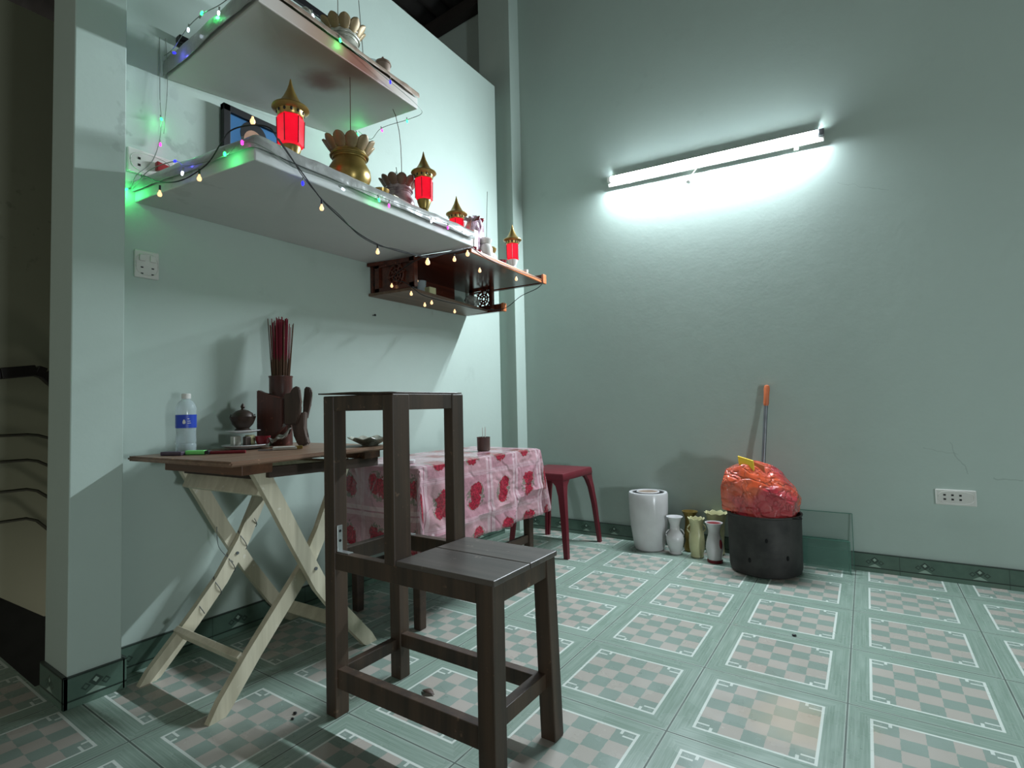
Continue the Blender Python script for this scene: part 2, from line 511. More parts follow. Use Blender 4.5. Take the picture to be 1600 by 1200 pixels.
# ------------------------------------------------------------------ setting
XL, YB, TOP = -1.64, 1.43, 3.17
struct('floor', B().box(-1.80, 3.6, -1.245, YB, -.12, 0).box(-3.4, 3.6, -5.0, -1.245, -.12, 0), 'floor')
struct('wall_back', B().box(-3.4, 3.7, YB, YB+.15, -1.6, 4.9), 'wall_back')
struct('wall_left', B().box(XL-.12, XL, -1.22, 1.195, 0, TOP), 'wall')
struct('wall_pillar', B().box(-1.745, -1.545, -1.236, -1.096, 0, 4.4, .003), 'wall')
struct('wall_column', B().box(-1.86, -1.579, 1.307, YB+.02, 0, 4.6, .003).box(-1.86, -1.722, 1.19, 1.31, 0, TOP), 'wall')
bw = B(); bw.box(3.6, 3.75, -1.1, YB, 0, 4.6).box(3.6, 3.75, -5.0, -3.0, 0, 4.6).box(3.6, 3.75, -3.0, -1.1, 2.1, 4.6)
struct('wall_right', bw, 'wall')
struct('baseboard_back', B().box(-1.579, 3.6, YB-.012, YB, 0, .094, .0015), 'base')
struct('baseboard_left', B().box(XL, XL+.011, -1.096, 1.195, 0, .094, .0015), 'base')
struct('baseboard_pillar', B().box(-1.545, -1.533, -1.248, -1.090, 0, .094, .0015).box(-1.745, -1.533, -1.248, -1.236, 0, .094, .0015).box(-1.63, -1.533, -1.096, -1.086, 0, .094), 'base')

# hall behind the pillar: a wall that ends over the dark stairwell
hw = B(); H = -3.1
pts = [(-5.0, .03), (-1.10, .03), (-.885, -.16), (-.80, -.15), (1.43, .25)]
for i in range(len(pts)-1):
    (y0, z0), (y1, z1) = pts[i], pts[i+1]
    hw.hexa([(H-.1, y0, z0), (H, y0, z0), (H, y1, z1), (H-.1, y1, z1), (H-.1, y0, 3.02), (H, y0, 3.02), (H, y1, 3.02), (H-.1, y1, 3.02)])
struct('wall_hall', hw, 'hall')
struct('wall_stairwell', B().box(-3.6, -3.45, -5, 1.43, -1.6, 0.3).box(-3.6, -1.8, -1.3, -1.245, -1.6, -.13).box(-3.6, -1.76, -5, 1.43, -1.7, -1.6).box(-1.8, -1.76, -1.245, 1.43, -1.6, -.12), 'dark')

rail = thing('stair_railing', 'dark handrail over four thin bars on the stairs left of the pillar', 'railing', (-3.0, -1.1, 0))
def hr(name, z, rad, mat, drop, k=8):
    p = [(-3.0, -1.9, z-.03), (-3.0, -1.09, z), (-3.0, -.985, z+.004*(1 if k == 8 else 0)), (-3.0, -.945, z-drop*.15), (-3.0, -.86, z-drop), (-3.0, -.3, z-drop*6)]
    return obj(name, B().tube(p, rad, 10), mat, rail, True)
hrp = B(); pp = [(-1.9, .99), (-1.09, 1.088), (-.96, 1.108), (-.925, 1.095), (-.87, 1.035), (-.3, .55)]
for i in range(len(pp)-1): hrp.beam((-3.0, *pp[i]), (-3.0, *pp[i+1]), (1, 0, 0), .055, .05, .004)
obj('handrail', hrp, 'rail', rail)
for z, d in ((.787, .04), (.661, .065), (.516, .09), (.372, .12)): hr('bar', z, .0075, 'bars', d, 4)

# roof: dark corrugated sheets on beams
rf = B()
def roofz(x, y): return 4.13 + .055*(x+1.8) - .02*(y-1.43)
NX = 260
rf.grid(lambda u, v: (-3.7+7.5*u, -5.0+6.5*v, roofz(-3.7+7.5*u, -5+6.5*v) + .02*math.sin((-3.7+7.5*u)*2*math.pi/.15)), NX, 2)
struct('ceiling', rf, 'roof', smooth=True, solid=.01)
bm_ = B().beam((-3.5, YB-.05, roofz(-3.5, 1.38)-.09), (3.6, YB-.05, roofz(3.6, 1.38)-.09), (0, 1, 0), .09, .09)
for yy in (.35, -.9, -2.2): bm_.beam((-3.5, yy, roofz(-3.5, yy)-.07), (3.6, yy, roofz(3.6, yy)-.07), (0, 1, 0), .08, .06)
struct('ceiling_beams', bm_, 'beam')

# lean-to sheet over the hall, seen in the upper left corner
lt = B()
lt.grid(lambda u, v: (-3.3+1.45*v, -3.2+4.5*u, 3.10+.28*v + .022*math.sin((-3.2+4.5*u)*2*math.pi/.16)), 220, 2)
struct('ceiling_hall', lt, 'roof', smooth=True, solid=.008)
struct('trim_1', B().box(-1.92, -1.80, -.02, .09, TOP-.3, 4.05), 'wall')

# ------------------------------------------------------------------ fluorescent lamp
a, b2 = Vector((-.885, 1.403, 2.352)), Vector((.352, 1.403, 2.292))
ax = (b2-a).normalized(); up = Vector((0, 0, 1)) - ax*ax.z; up.normalize()
lamp = thing('fluorescent_lamp', 'lit white fluorescent tube lamp mounted aslant on the back wall', 'wall lamp', (a+b2)/2 + Vector((0, .04, 0)))
obj('housing', B().beam(a - up*.014 + Vector((0, .019, 0)), b2 - up*.014 + Vector((0, .019, 0)), up, .014, .044, .003), 'white_plastic', lamp)
ta, tb_ = a + ax*.03 + up*.012 - Vector((0, .001, 0)), b2 - ax*.03 + up*.012 - Vector((0, .001, 0))
yv = Vector((0, -1, 0))
def arc(a0, a1, r_): return lambda u, v: ta.lerp(tb_, u) + yv*math.cos(R(a0+(a1-a0)*v))*r_ + up*math.sin(R(a0+(a1-a0)*v))*r_
obj('tube', B().grid(arc(-92, 37, .0135), 1, 14), 'tube', lamp, True, label='glowing white diffuser')
obj('tube_back', B().grid(arc(37, 268, .0135), 1, 14), 'white_plastic', lamp, True)  # opaque arc, shaped to hold tube light off the back wall
for e, s_ in ((a, 1), (b2, -1)):
    obj('end_cap', B().beam(e + up*.008 - Vector((0, -.004, 0)), e + ax*s_*.028 + up*.008 - Vector((0, -.004, 0)), up, .034, .036, .004), 'white_plastic' if s_ > 0 else 'grey_metal', lamp)
st_ = b2 - ax*.13 - up*.034 - Vector((0, .0, 0))
obj('starter', B().tube([st_, st_ - up*.026], .011, 12), 'white_plastic', lamp, True)
mid = a + ax*.58
obj('wire', B().tube([mid - up*.030 + Vector((0, .01, 0)), mid - ax*.03 - up*.06 + Vector((0, .015, 0)), mid - ax*.045 - up*.085 + Vector((0, .015, 0))], .0018, 5), 'white_plastic', lamp, True)
kn = mid - ax*.055 - up*.10 + Vector((0, .017, 0))
tag(obj('wall_hook', B().ball(kn, .015, 2, 1.3, 1, .8).tube([kn, kn+Vector((.0, -.012, .025))], .006, 8), 'white_plastic', at=kn, smooth=True), 'small white hook on the back wall just under the fluorescent tube', 'hook')

# ------------------------------------------------------------------ sockets
def plate(name, label, face, c, wy, hz, layout):
    """face 'x' lies on the left wall, 'y' on the back wall"""
    t = thing(name, label, 'wall socket', c)
    def bx(du, dz, w_, h_, d0, d1, bev=.002):
        if face == 'x': return (c[0]+d0, c[0]+d1, c[1]+du-w_/2, c[1]+du+w_/2, c[2]+dz-h_/2, c[2]+dz+h_/2, bev)
        return (c[0]+du-w_/2, c[0]+du+w_/2, c[1]-d1, c[1]-d0, c[2]+dz-h_/2, c[2]+dz+h_/2, bev)
    obj('cover_plate', B().box(*bx(0, 0, wy, hz, .0, .010, .004)), 'white_plastic', t)
    bez = B(); n = 28; ra, rb = wy*.44, hz*.40
    P_ = []
    for i in range(n+1):
        q = 2*math.pi*i/n; du = ra*math.copysign(abs(math.cos(q))**.7, math.cos(q)); dz = rb*math.copysign(abs(math.sin(q))**.7, math.sin(q))
        P_.append((c[0]+.0105, c[1]+du, c[2]+dz) if face == 'x' else (c[0]+du, c[1]-.0105, c[2]+dz))
    obj('bezel', bez.tube(P_, .0014, 5), 'white_plastic', t, True)
    for k, du, dz, w_, h_ in layout:
        if k == 'hole': obj('pin_hole', B().box(*bx(du, dz, w_, h_, .009, .0112, 0)), 'black', t)
        else: obj('switch', B().box(*bx(du, dz, w_, h_, .009, .018, .003)), 'white_plastic', t)
    return t
holes = [('hole', -.028+.0*i, 0, 0, 0) for i in ()]
for i in (-1, 0, 1):
    for j in (-1, 1): holes.append(('hole', i*.029-.012, j*.010+.001, .009, .008))
plate('wall_socket', 'wide white triple socket low on the back wall, right of the pot', 'y', (.812, YB, .399), .150, .074, holes)
lay = [('switch', -.016, .022, .020, .024), ('switch', .018, .022, .020, .024)]
for du in (-.016, .018):
    for dz in (-.012, -.034): lay.append(('hole', du, dz, .008, .004))
plate('wall_socket', 'upright white plate with two switches on left wall under the lower shelf', 'x', (XL, -.998, 1.410), .078, .098, lay)
plate('wall_socket', 'wide white socket beside the pillar holding the red plug', 'x', (XL, -.985, 1.775), .150, .088, [('hole', -.04, .012, .008, .008), ('hole', -.04, -.012, .008, .008)])
pl = thing('plug', 'red plug in the white socket beside the pillar', 'plug', (XL+.02, -.955, 1.775))
obj('plug_body', B().hexa([(XL+.010, -.975, 1.757), (XL+.030, -.975, 1.757), (XL+.026, -.925, 1.770), (XL+.014, -.925, 1.770), (XL+.010, -.975, 1.792), (XL+.030, -.975, 1.792), (XL+.026, -.925, 1.786), (XL+.014, -.925, 1.786)], .003), 'red_plug', pl)
obj('cord', B().tube([(XL+.02, -.925, 1.778), (XL+.02, -.90, 1.775), (XL+.022, -.885, 1.755), (XL+.025, -.88, 1.71)], .0025, 6), 'black', pl, True)
pk = thing('plug', 'black plug on the left wall at the back corner of the upper shelf', 'plug', (XL+.02, -.95, 2.33))
obj('plug_body', B().box(XL+.004, XL+.034, -.905, -.865, 2.270, 2.305, .004), 'black', pk)
obj('cord', B().tube([(XL+.03, -.87, 2.29), (XL+.06, -.84, 2.285), (XL+.10, -.82, 2.262)], .003, 6), 'black', pk, True)

# ------------------------------------------------------------------ the two slabs
def slab(name, label, bot, thick, mat):
    b_ = B(); b_.hexa(bot + [(x, y, z+thick) for x, y, z in bot], .004)
    return tag(obj(name, b_, mat, at=bot[0]), label, 'shelf')
up_bot = [(-1.64, -.935, 2.125), (-1.020, -.940, 2.140), (-1.125, -.135, 2.208), (-1.64, -.160, 2.232)]
lo_bot = [(-1.64, -1.035, 1.627), (-1.008, -.958, 1.631), (-1.046, .148, 1.640), (-1.64, .030, 1.634)]
slab('concrete_shelf', 'upper white slab shelf with smoke browned underside on the left wall', up_bot, .052, 'slab_upper')
slab('concrete_shelf', 'lower white slab shelf on the left wall carrying lanterns and brass urn', lo_bot, .052, 'concrete')
ZU, ZL = 2.258, 1.697   # tops

from mathutils import noise as mnoise
def nz(x, y, z=0, s=1.0): return mnoise.noise(Vector((x*s, y*s, z*s)))

def drape(name, label, corners, th, inset, bulge, hang, mat, seed=0, part='both'):
    """sheet lying on a slab's top, rolled over its left and front edges. corners BL FL FR of the bottom"""
    BL, FL, FR, BR = [Vector(c) + Vector((0, 0, th)) for c in corners]
    path = []
    n1, n2 = 34, 60
    for i in range(n1+1): path.append((BL.lerp(FL, i/n1)))
    for i in range(1, n2+1): path.append((FL.lerp(FR, i/n2)))
    prof = [(-inset, .004), (-inset*.6, .008), (-.035, bulge*.75), (-.016, bulge), (.002, bulge*.80), (.010, bulge*.35), (.012, 0), (.011, -hang*.5), (.010, -hang)]
    bm = B(); rows = []
    nl = Vector((0, -1, 0)); nf = Vector((1, 0, 0))
    for i, p in enumerate(path):
        if (part == 'left' and i > n1) or (part == 'front' and i < n1): continue
        if i <= n1-3: o_ = nl
        elif i >= n1+3: o_ = nf
        else: o_ = nl.lerp(nf, (i-n1+3)/6).normalized()*1.1
        row = []
        for k, (d, z) in enumerate(prof):
            w_ = nz(p.x*1.3+seed, p.y*1.3, k*.2, 9)*.007 + nz(p.x, p.y+seed, k*.3, 30)*.0035
            hh = z + (w_ if z > -.001 else 0)
            if k >= len(prof)-2: hh += nz(p.x, p.y, seed, 5)*.010
            q = p + o_*(d + (abs(w_)*.9 if d > 0 else 0)); row.append(bm.bm.verts.new((max(q.x, -1.637), q.y, max(q.z, p.z) + hh if z > 0 else q.z + hh)))
        rows.append(row)
    for i in range(len(rows)-1):
        for k in range(len(prof)-1): bm.bm.faces.new((rows[i][k], rows[i+1][k], rows[i+1][k+1], rows[i][k+1]))
    return tag(obj(name, bm, mat, smooth=True, solid=.0015, sub=1, at=BL), label, 'shelf cover')
drape('plastic_sheet', 'crinkled grey plastic sheet over the edges of the lower slab shelf', lo_bot, .052, .50, .032, .020, 'shelf_cloth', 3)
drape('stained_cloth', 'brown stained cloth rolled along the edge of the upper slab shelf', up_bot, .052, .42, .030, .006, 'brown_cloth', 11, 'front')
drape('plastic_sheet', 'clear grey plastic sheet hanging over the left end of the upper slab shelf', up_bot, .052, .40, .022, .052, 'shelf_cloth', 5, 'left')
# ------------------------------------------------------------------ altar cabinet
cab = thing('altar_cabinet', 'small red brown wooden altar cabinet on the left wall right of the shelves', 'cabinet', (-1.6, .4, 1.46))
obj('top_board', B().prism([(-1.635, .005), (-1.058, .130), (-1.115, .885), (-1.635, .840)], 1.613, 1.631, .002), 'cabinet', cab)
obj('front_edge', B().beam((-1.052, .130, 1.622), (-1.110, .885, 1.622), (0, 0, 1), .012, .022, .003), 'endgrain', cab, label='orange wooden front edge')
obj('bottom_board', B().prism([(-1.635, .015), (-1.358, .045), (-1.435, .78), (-1.635, .80)], 1.460, 1.474, .002), 'cabinet_pale', cab, label='lighter brown bottom board')
obj('back_panel', B().box(-1.636, -1.622, .03, .69, 1.474, 1.62), 'cabinet', cab)
r1 = obj('end_rail', B().prism([(-1.635, .868), (-1.105, .888), (-1.105, .918), (-1.635, .90)], 1.610, 1.662, .003), 'cabinet', cab)
obj('end_block', B().box(-1.108, -1.094, .884, .922, 1.608, 1.664, .003), 'endgrain', r1)
r2 = obj('end_rail', B().prism([(-1.635, .800), (-1.352, .815), (-1.352, .845), (-1.635, .83)], 1.462, 1.508, .003), 'cabinet', cab)
obj('end_block', B().box(-1.356, -1.340, .811, .849, 1.460, 1.512, .003), 'endgrain', r2)
def fret(y, x0, x1, cx, mat):
    p = B(); z0, z1 = 1.474, 1.62; t = .012
    p.box(x0, x0+.03, y-t/2, y+t/2, z0, z1).box(x1-.03, x1, y-t/2, y+t/2, z0, z1).box(x0, x1, y-t/2, y+t/2, z0, z0+.02).box(x0, x1, y-t/2, y+t/2, z1-.02, z1)
    cz = (z0+z1)/2
    for rad in (.050, .030, .013):
        n = 20; pts_ = [(cx + rad*math.cos(2*math.pi*i/n), y, cz + rad*1.05*math.sin(2*math.pi*i/n)) for i in range(n+1)]
        p.tube(pts_, .0055, 5, False)
    for i in range(8):
        q = math.pi*i/4 + .2
        p.beam((cx+.012*math.cos(q), y, cz+.012*math.sin(q)), (cx+.062*math.cos(q), y, cz+.062*math.sin(q)), (0, 1, 0), .007, .009, 0)
    return p
sp = obj('side_panel', fret(.034, -1.60, -1.325, -1.45, 'cabinet'), 'cabinet', cab)
obj('carved_backing', B().box(-1.598, -1.330, .040, .046, 1.474, 1.62), 'cabinet', sp)
obj('side_panel', fret(.795, -1.585, -1.40, -1.475, 'cabinet'), 'cabinet', cab)
obj('inner_post', B().box(-1.345, -1.322, .03, .055, 1.474, 1.62, .002), 'cabinet', cab)
obj('inner_post', B().box(-1.415, -1.397, .775, .80, 1.474, 1.62, .002), 'cabinet', cab)
# inside it
g1 = thing('incense_cup', 'small black cup inside the altar cabinet beside the carved panel', 'cup', (-1.43, .12, 1.474))
obj('cup', B().lathe((-1.43, .12, 1.474), [(.022, 0), (.030, .02), (.030, .05), (.026, .05), (.026, .01)], 20), 'black', g1, True)
tag(obj('glass_tumbler', B().lathe((-1.44, .20, 1.474), [(.024, 0), (.028, .07), (.025, .07), (.022, .008)], 20), 'pet', smooth=True, at=(-1.44, .20, 1.474)), 'small clear tumbler inside the altar cabinet', 'glass')
tag(obj('tea_box', B().box(-1.42, -1.38, .20, .25, 1.474, 1.508, .002), 'cream', at=(-1.42, .22, 1.474)), 'small pale box on the bottom board of the altar cabinet', 'box')
tag(obj('crumpled_film', B().ball((-1.46, .66, 1.512), .050, 3, .7, 1.2, .62, lambda c: 1+.28*nz(c.x, c.y, c.z, 3)), 'crumple', at=(-1.44, .66, 1.474)), 'crumpled clear plastic film in the right end of the altar cabinet', 'plastic film')
# things on top
ZC = 1.632
def rootcopy(src, loc, label, sc=1):
    c = dup(src); c.location = loc; c['label'] = label; c.scale = (sc, sc, sc); return c
# ------------------------------------------------------------------ lanterns
def lantern(loc, label, base_mat, s=1.0):
    t = thing('altar_lantern', label, 'lantern', loc, 'red altar lanterns')
    x, y, z = loc
    obj('base', B().lathe(loc, [(.034*s, 0), (.036*s, .008*s), (.024*s, .02*s), (.018*s, .045*s), (.030*s, .075*s), (.030*s, .083*s)], 24, closed_top=True), base_mat, t, True)
    bd = B(); bd.lathe((x, y, z+.083*s), [(.034*s, 0), (.038*s, .006*s), (.040*s, .088*s), (.036*s, .097*s)], 6, closed_top=True)
    body = obj('body', bd, 'lantern_red', t, label='glowing red six-sided body')
    rb = B()
    for i in range(6):
        q = 2*math.pi*i/6
        rb.tube([(x+.0385*s*math.cos(q), y+.0385*s*math.sin(q), z+.088*s), (x+.0405*s*math.cos(q), y+.0405*s*math.sin(q), z+.171*s)], .0016*s, 5)
    obj('ribs', rb, 'redglaze', body, True)
    cp = B().lathe((x, y, z), [(.030*s, .190*s), (.047*s, .196*s), (.055*s, .203*s), (.054*s, .207*s), (.034*s, .220*s), (.022*s, .240*s), (.012*s, .262*s), (.006*s, .280*s), (.0015*s, .300*s)], 32, closed_top=True)
    cap = obj('cap', cp, 'gold', t, True, label='pointed gold cap')
    obj('collar', B().lathe((x, y, z), [(.036*s, .177*s), (.0385*s, .181*s), (.041*s, .198*s)], 28), 'gold', cap, True)
    hl = B()
    for i in range(12):
        q = 2*math.pi*i/12
        hl.ball((x+.0385*s*math.cos(q), y+.0385*s*math.sin(q), z+.1885*s), .0056*s, 2, .8, .8, 1)
    obj('vent_holes', hl, 'black', cap)
    pd = bpy.data.lights.new('lantern_glow', 'POINT'); pd.energy = .10*s; pd.color = (1, .06, .10); pd.shadow_soft_size = .035
    return t
LA = lantern((-1.140, -.752, ZL), 'large lit red lantern nearest the pillar on the lower shelf', 'brass', 1.12)
LB = lantern((-1.080, -.152, ZL-.002), 'lit red lantern with brass foot at the far end of the lower shelf', 'brass', 1.0)
LC = lantern((-1.165, .170, ZC), 'red lantern half hidden beside the foil wrapped bundle on the altar cabinet', 'jar_white', .97)
LD = lantern((-1.165, .665, ZC), 'lit red lantern at the right end of the altar cabinet top', 'jar_white', .95)

# ------------------------------------------------------------------ urns
def urn(name, loc, label, s, body_mat, petal_mat, ring_mat):
    t = thing(name, label, 'incense urn', loc)
    obj('body', B().lathe(loc, [(.040*s, 0), (.046*s, .006*s), (.042*s, .018*s), (.068*s, .045*s), (.080*s, .080*s), (.078*s, .105*s), (.062*s, .135*s), (.058*s, .150*s), (.066*s, .160*s), (.066*s, .182*s), (.058*s, .182*s), (.050*s, .170*s)], 40, closed_top=True), body_mat, t, True)
    for z, r_ in ((.150, .061), (.160, .069), (.182, .068)):
        n = 32; obj('ring', B().tube([(loc[0]+r_*s*math.cos(2*math.pi*i/n), loc[1]+r_*s*math.sin(2*math.pi*i/n), loc[2]+z*s) for i in range(n+1)], .0035*s, 6, False), ring_mat, t, True)
    for i in range(11):
        q = 2*math.pi*i/11
        def pf(u, v, q=q):
            wv = (v-.5)*2; h = math.sin(u*math.pi/2)
            wd = .0245*s*(math.sqrt(max(.01, 1-((h-.45)/.56)**2)) if h > .45 else .70+.30*h/.45)
            rad = (.062 + .036*h**.9)*s - .005*s*wv*wv
            an = q + wv*wd/(.075*s)
            return (loc[0]+rad*math.cos(an), loc[1]+rad*math.sin(an), loc[2]+(.168+.050*h)*s)
        obj('petal', B().grid(pf, 12, 8), petal_mat, t, True, solid=.003*s)
    return t
def stick(loc, label, h, lean=(0, 0), r_=.0016, mat='brownstick', group=None, bend=0):
    x, y, z = loc
    n = 6; P_ = [(x+lean[0]*i/n + bend*(i/n)**3, y+lean[1]*i/n + bend*(i/n)**6*1.5, z+h*i/n) for i in range(n+1)]
    return tag(obj('incense_stick', B().tube(P_, r_, 5), mat, at=loc), label, 'incense stick', group)
UA = (-1.155, -.490, ZL)
urn('incense_urn', UA, 'brass coloured lotus urn in the middle of the lower shelf', 1.02, 'brass', 'lotus', 'brass')
UBl = (-1.20, -.185, ZL)
urn('incense_urn', UBl, 'smaller purplish porcelain urn with brown petals on the lower shelf', .88, 'urn_purple', 'lotus_brown', 'urn_purple')
UC = (-1.27, -.425, ZU)
urn('incense_urn', UC, 'mottled white porcelain urn with dull gold petals on the upper shelf', .98, 'urn_white', 'lotus', 'urn_white')
for (ux, uy, uz), k in ((UA, 1.02), (UBl, .9), (UC, .98)):
    tag(obj('ash', B().lathe((ux, uy, uz+.168*k), [(.048*k, 0), (.03*k, .006), (.002, .009)], 20, closed_top=True), 'greystick', at=(ux, uy, uz+.17*k), smooth=True), {UA: 'grey ash filling the brass urn', UBl: 'grey ash filling the purplish urn', UC: 'grey ash filling the mottled white urn'}[(ux, uy, uz)], 'ash')
stick((UA[0]+.004, UA[1]+.004, ZL+.16), 'tall single incense stick in the brass urn', .335)
stick((UBl[0]+.01, UBl[1]+.01, ZL+.15), 'tall bent incense stick in the purplish urn', .40, bend=-.03)
for i in range(7):
    stick((UBl[0]+random.uniform(-.03, .03), UBl[1]+random.uniform(-.03, .02), ZL+.15), 'short burnt incense stub in the purplish urn', random.uniform(.05, .085), (random.uniform(-.012, .012), random.uniform(-.012, .012)), mat='greystick', group='burnt stubs in the purplish urn')
for i in range(3):
    stick((UA[0]+random.uniform(-.03, .01), UA[1]+random.uniform(-.03, .0), ZL+.165), 'short burnt incense stub in the brass urn', random.uniform(.05, .08), (random.uniform(-.01, .01), 0), mat='greystick', group='burnt stubs in the brass urn')
stick((-1.28, -.44, ZU+.16), 'straight incense stick in the white urn on the upper shelf', .38)
stick((-1.23, -.35, ZU+.10), 'thin incense stick leaning out beside the white urn on the upper shelf', .42, (-.02, -.02), mat='greystick')
stick((-1.23, .50, ZC+.10), 'tall incense stick in the gold topped jar on the altar cabinet', .345, (.0, .02), mat='greystick')

# other pieces on the upper shelf
lp = thing('lidded_pot', 'small brown lidded pot near the right end of the upper shelf', 'pot', (-1.15, -.315, ZU+.004))
obj('pot', B().lathe((-1.15, -.315, ZU+.004), [(.020, 0), (.026, .02), (.030, .045), (.031, .06)], 24, closed_top=True), 'brown_cloth', lp, True)
obj('lid', B().lathe((-1.15, -.315, ZU+.064), [(.034, 0), (.032, .010), (.016, .022), (.005, .026), (.005, .034), (.001, .038)], 24, closed_top=True), 'brown_cloth', lp, True)
jr = (-1.19, -.655, ZU+.004)
tag(obj('porcelain_jar', B().lathe(jr, [(.026, 0), (.040, .02), (.042, .05), (.036, .075), (.022, .085), (.020, .10), (.004, .115)], 26, closed_top=True), 'urn_white', smooth=True, at=jr), 'round white jar left of the urn on the upper shelf', 'jar')
gb = (-1.20, -.335, ZU+.004)
tag(obj('glass_bowl', B().lathe(gb, [(.020, 0), (.040, .015), (.048, .04), (.046, .07), (.043, .07), (.044, .04), (.03, .015)], 26), 'pet', smooth=True, at=gb), 'clear glass bowl right of the urn on the upper shelf', 'bowl')
fr2 = thing('picture_frame', 'black framed picture leaning on the wall at the back of the upper shelf', 'picture', (-1.60, -.45, 2.265))
obj('picture', B().box(-1.612, -1.606, -.60, -.26, 2.265, 2.75), 'wall', fr2)
obj('frame', B().box(-1.615, -1.595, -.275, -.240, 2.262, 2.76, .002).box(-1.615, -1.595, -.62, -.585, 2.262, 2.76, .002).box(-1.615, -1.595, -.62, -.24, 2.74, 2.775, .002).box(-1.615, -1.595, -.62, -.24, 2.25, 2.28, .002), 'black', fr2)
# framed portrait on the lower shelf
pf_ = thing('picture_frame', 'black framed portrait on blue ground leaning on the wall behind the large lantern', 'picture', (-1.615, -.59, 1.70))
y0, y1, z0, z1 = -.745, -.425, 1.690, 2.115
fo = obj('frame', B().box(-1.625, -1.598, y0, y0+.028, z0, z1, .002).box(-1.625, -1.598, y1-.028, y1, z0, z1, .002).box(-1.625, -1.598, y0, y1, z1-.028, z1, .002).box(-1.625, -1.598, y0, y1, z0, z0+.028, .002), 'black', pf_)
obj('picture', B().box(-1.622, -1.612, y0+.02, y1-.02, z0+.02, z1-.02), 'blue', pf_, label='plain blue portrait background')
ph = B(); pc = (-.612, 2.030)
ph.grid(lambda u, v: (-1.6112, pc[0]+math.cos(2*math.pi*u)*.058*v, pc[1]+math.sin(2*math.pi*u)*.062*v), 24, 1)
obj('portrait_hair', ph, 'black', pf_)
pc2 = B(); pc2.grid(lambda u, v: (-1.6108, pc[0]+math.cos(2*math.pi*u)*.045*v, pc[1]-.028+math.sin(2*math.pi*u)*.055*v), 24, 1)
obj('portrait_face', pc2, 'skin', pf_)
ps = B(); ps.grid(lambda u, v: (-1.6110, pc[0]+(u-.5)*.2*(1-.4*v), 1.76+v*.17), 4, 4)
obj('portrait_shoulders', ps, 'paper', pf_)
tag(obj('black_case', B().box(-1.52, -1.44, -.53, -.34, ZL+.006, ZL+.165, .006), 'black', at=(-1.48, -.43, ZL)), 'black case standing behind the brass urn on the lower shelf', 'case')
gl = (-1.115, -.365, ZL+.003)
cu_ = B().lathe(gl, [(.018, 0), (.010, .02), (.028, .045), (.033, .062), (.030, .062), (.024, .045)], 20)
tag(obj('offering_cup', cu_, 'gold', smooth=True, at=gl), 'small gold cup between the two urns on the lower shelf', 'cup')
tag(obj('paper_box', B().hexa([(-1.12, -.335, ZL+.004), (-1.085, -.325, ZL+.004), (-1.09, -.29, ZL+.004), (-1.125, -.30, ZL+.004), (-1.12, -.335, ZL+.055), (-1.085, -.325, ZL+.055), (-1.09, -.29, ZL+.055), (-1.125, -.30, ZL+.055)], .003), 'cream', at=(-1.10, -.31, ZL)), 'small cream box beside the purplish urn', 'box')
# on the altar cabinet
def jar(loc, label, body, top, s=1):
    t = thing('altar_jar', label, 'jar', loc)
    obj('body', B().lathe(loc, [(.030*s, 0), (.036*s, .01*s), (.037*s, .06*s), (.028*s, .078*s), (.020*s, .084*s)], 24, closed_top=True), body, t, True)
    obj('lid', B().lathe((loc[0], loc[1], loc[2]+.084*s), [(.024*s, 0), (.030*s, .008*s), (.034*s, .022*s), (.026*s, .03*s), (.004*s, .034*s)], 24, closed_top=True), top, t, True)
    return t
jar((-1.120, .345, ZC), 'white lidded jar nearest the shelf corner on the altar cabinet', 'jar_white', 'jar_white', 1.0)
jar((-1.205, .500, ZC), 'white jar with gold top and incense on the altar cabinet', 'jar_white', 'gold', 1.05)
tag(obj('offering_cup', B().lathe((-1.12, .49, ZC), [(.018, 0), (.024, .02), (.026, .03), (.023, .03)], 20), 'redglaze', smooth=True, at=(-1.12, .49, ZC)), 'little dark red cup on the altar cabinet', 'cup')
for k, (x, y, z, s_, lb) in enumerate(((-1.15, .27, ZC+.135, .055, 'dark red and white foil wrapped bundle behind the corner of the lower shelf'), (-1.20, .36, ZC+.165, .062, 'pale foil wrapped bundle on the altar cabinet right of the other bundle'))):
    t = thing('foil_bundle', lb, 'bundle', (x, y, ZC))
    obj('wrap', B().ball((x, y, z-.03), s_, 3, .8, .8, 1.9, lambda c: 1+.22*nz(c.x+k, c.y, c.z, 2.2)), 'foil', t)
    for j in range(3):
        q = j*2.1+k; pb = Vector((x, y, z+s_*1.0))
        obj('ribbon_fold', B().grid(lambda u, v: pb + Vector((.05*u*math.cos(q)+.012*(v-.5)*math.sin(q), .05*u*math.sin(q)+.012*(v-.5), -.01+.05*u*(1-u*.7)+(v-.5)*.025)), 6, 3), 'foil' if j else 'redglaze', t, True, solid=.002)
tag(obj('paper_packet', B().box(-1.125, -1.085, .205, .235, ZC+.002, ZC+.118, .002), 'paper', at=(-1.1, .22, ZC)), 'white paper packet in front of the half hidden lantern', 'packet')
tag(obj('dark_beads', B().ball((-1.095, .215, ZC+.018), .02, 2).ball((-1.10, .26, ZC+.015), .018, 2).ball((-1.085, .185, ZC+.012), .014, 2), 'redglaze', at=(-1.09, .22, ZC), smooth=True), 'dark red beads at the near corner of the altar cabinet', 'beads')
tag(obj('tea_light', B().lathe((-1.115, .72, ZC), [(.014, 0), (.016, .025), (.013, .025), (.012, .015)], 18), 'jar_white', smooth=True, at=(-1.115, .72, ZC)), 'tiny white cup right of the last lantern on the altar cabinet', 'cup')

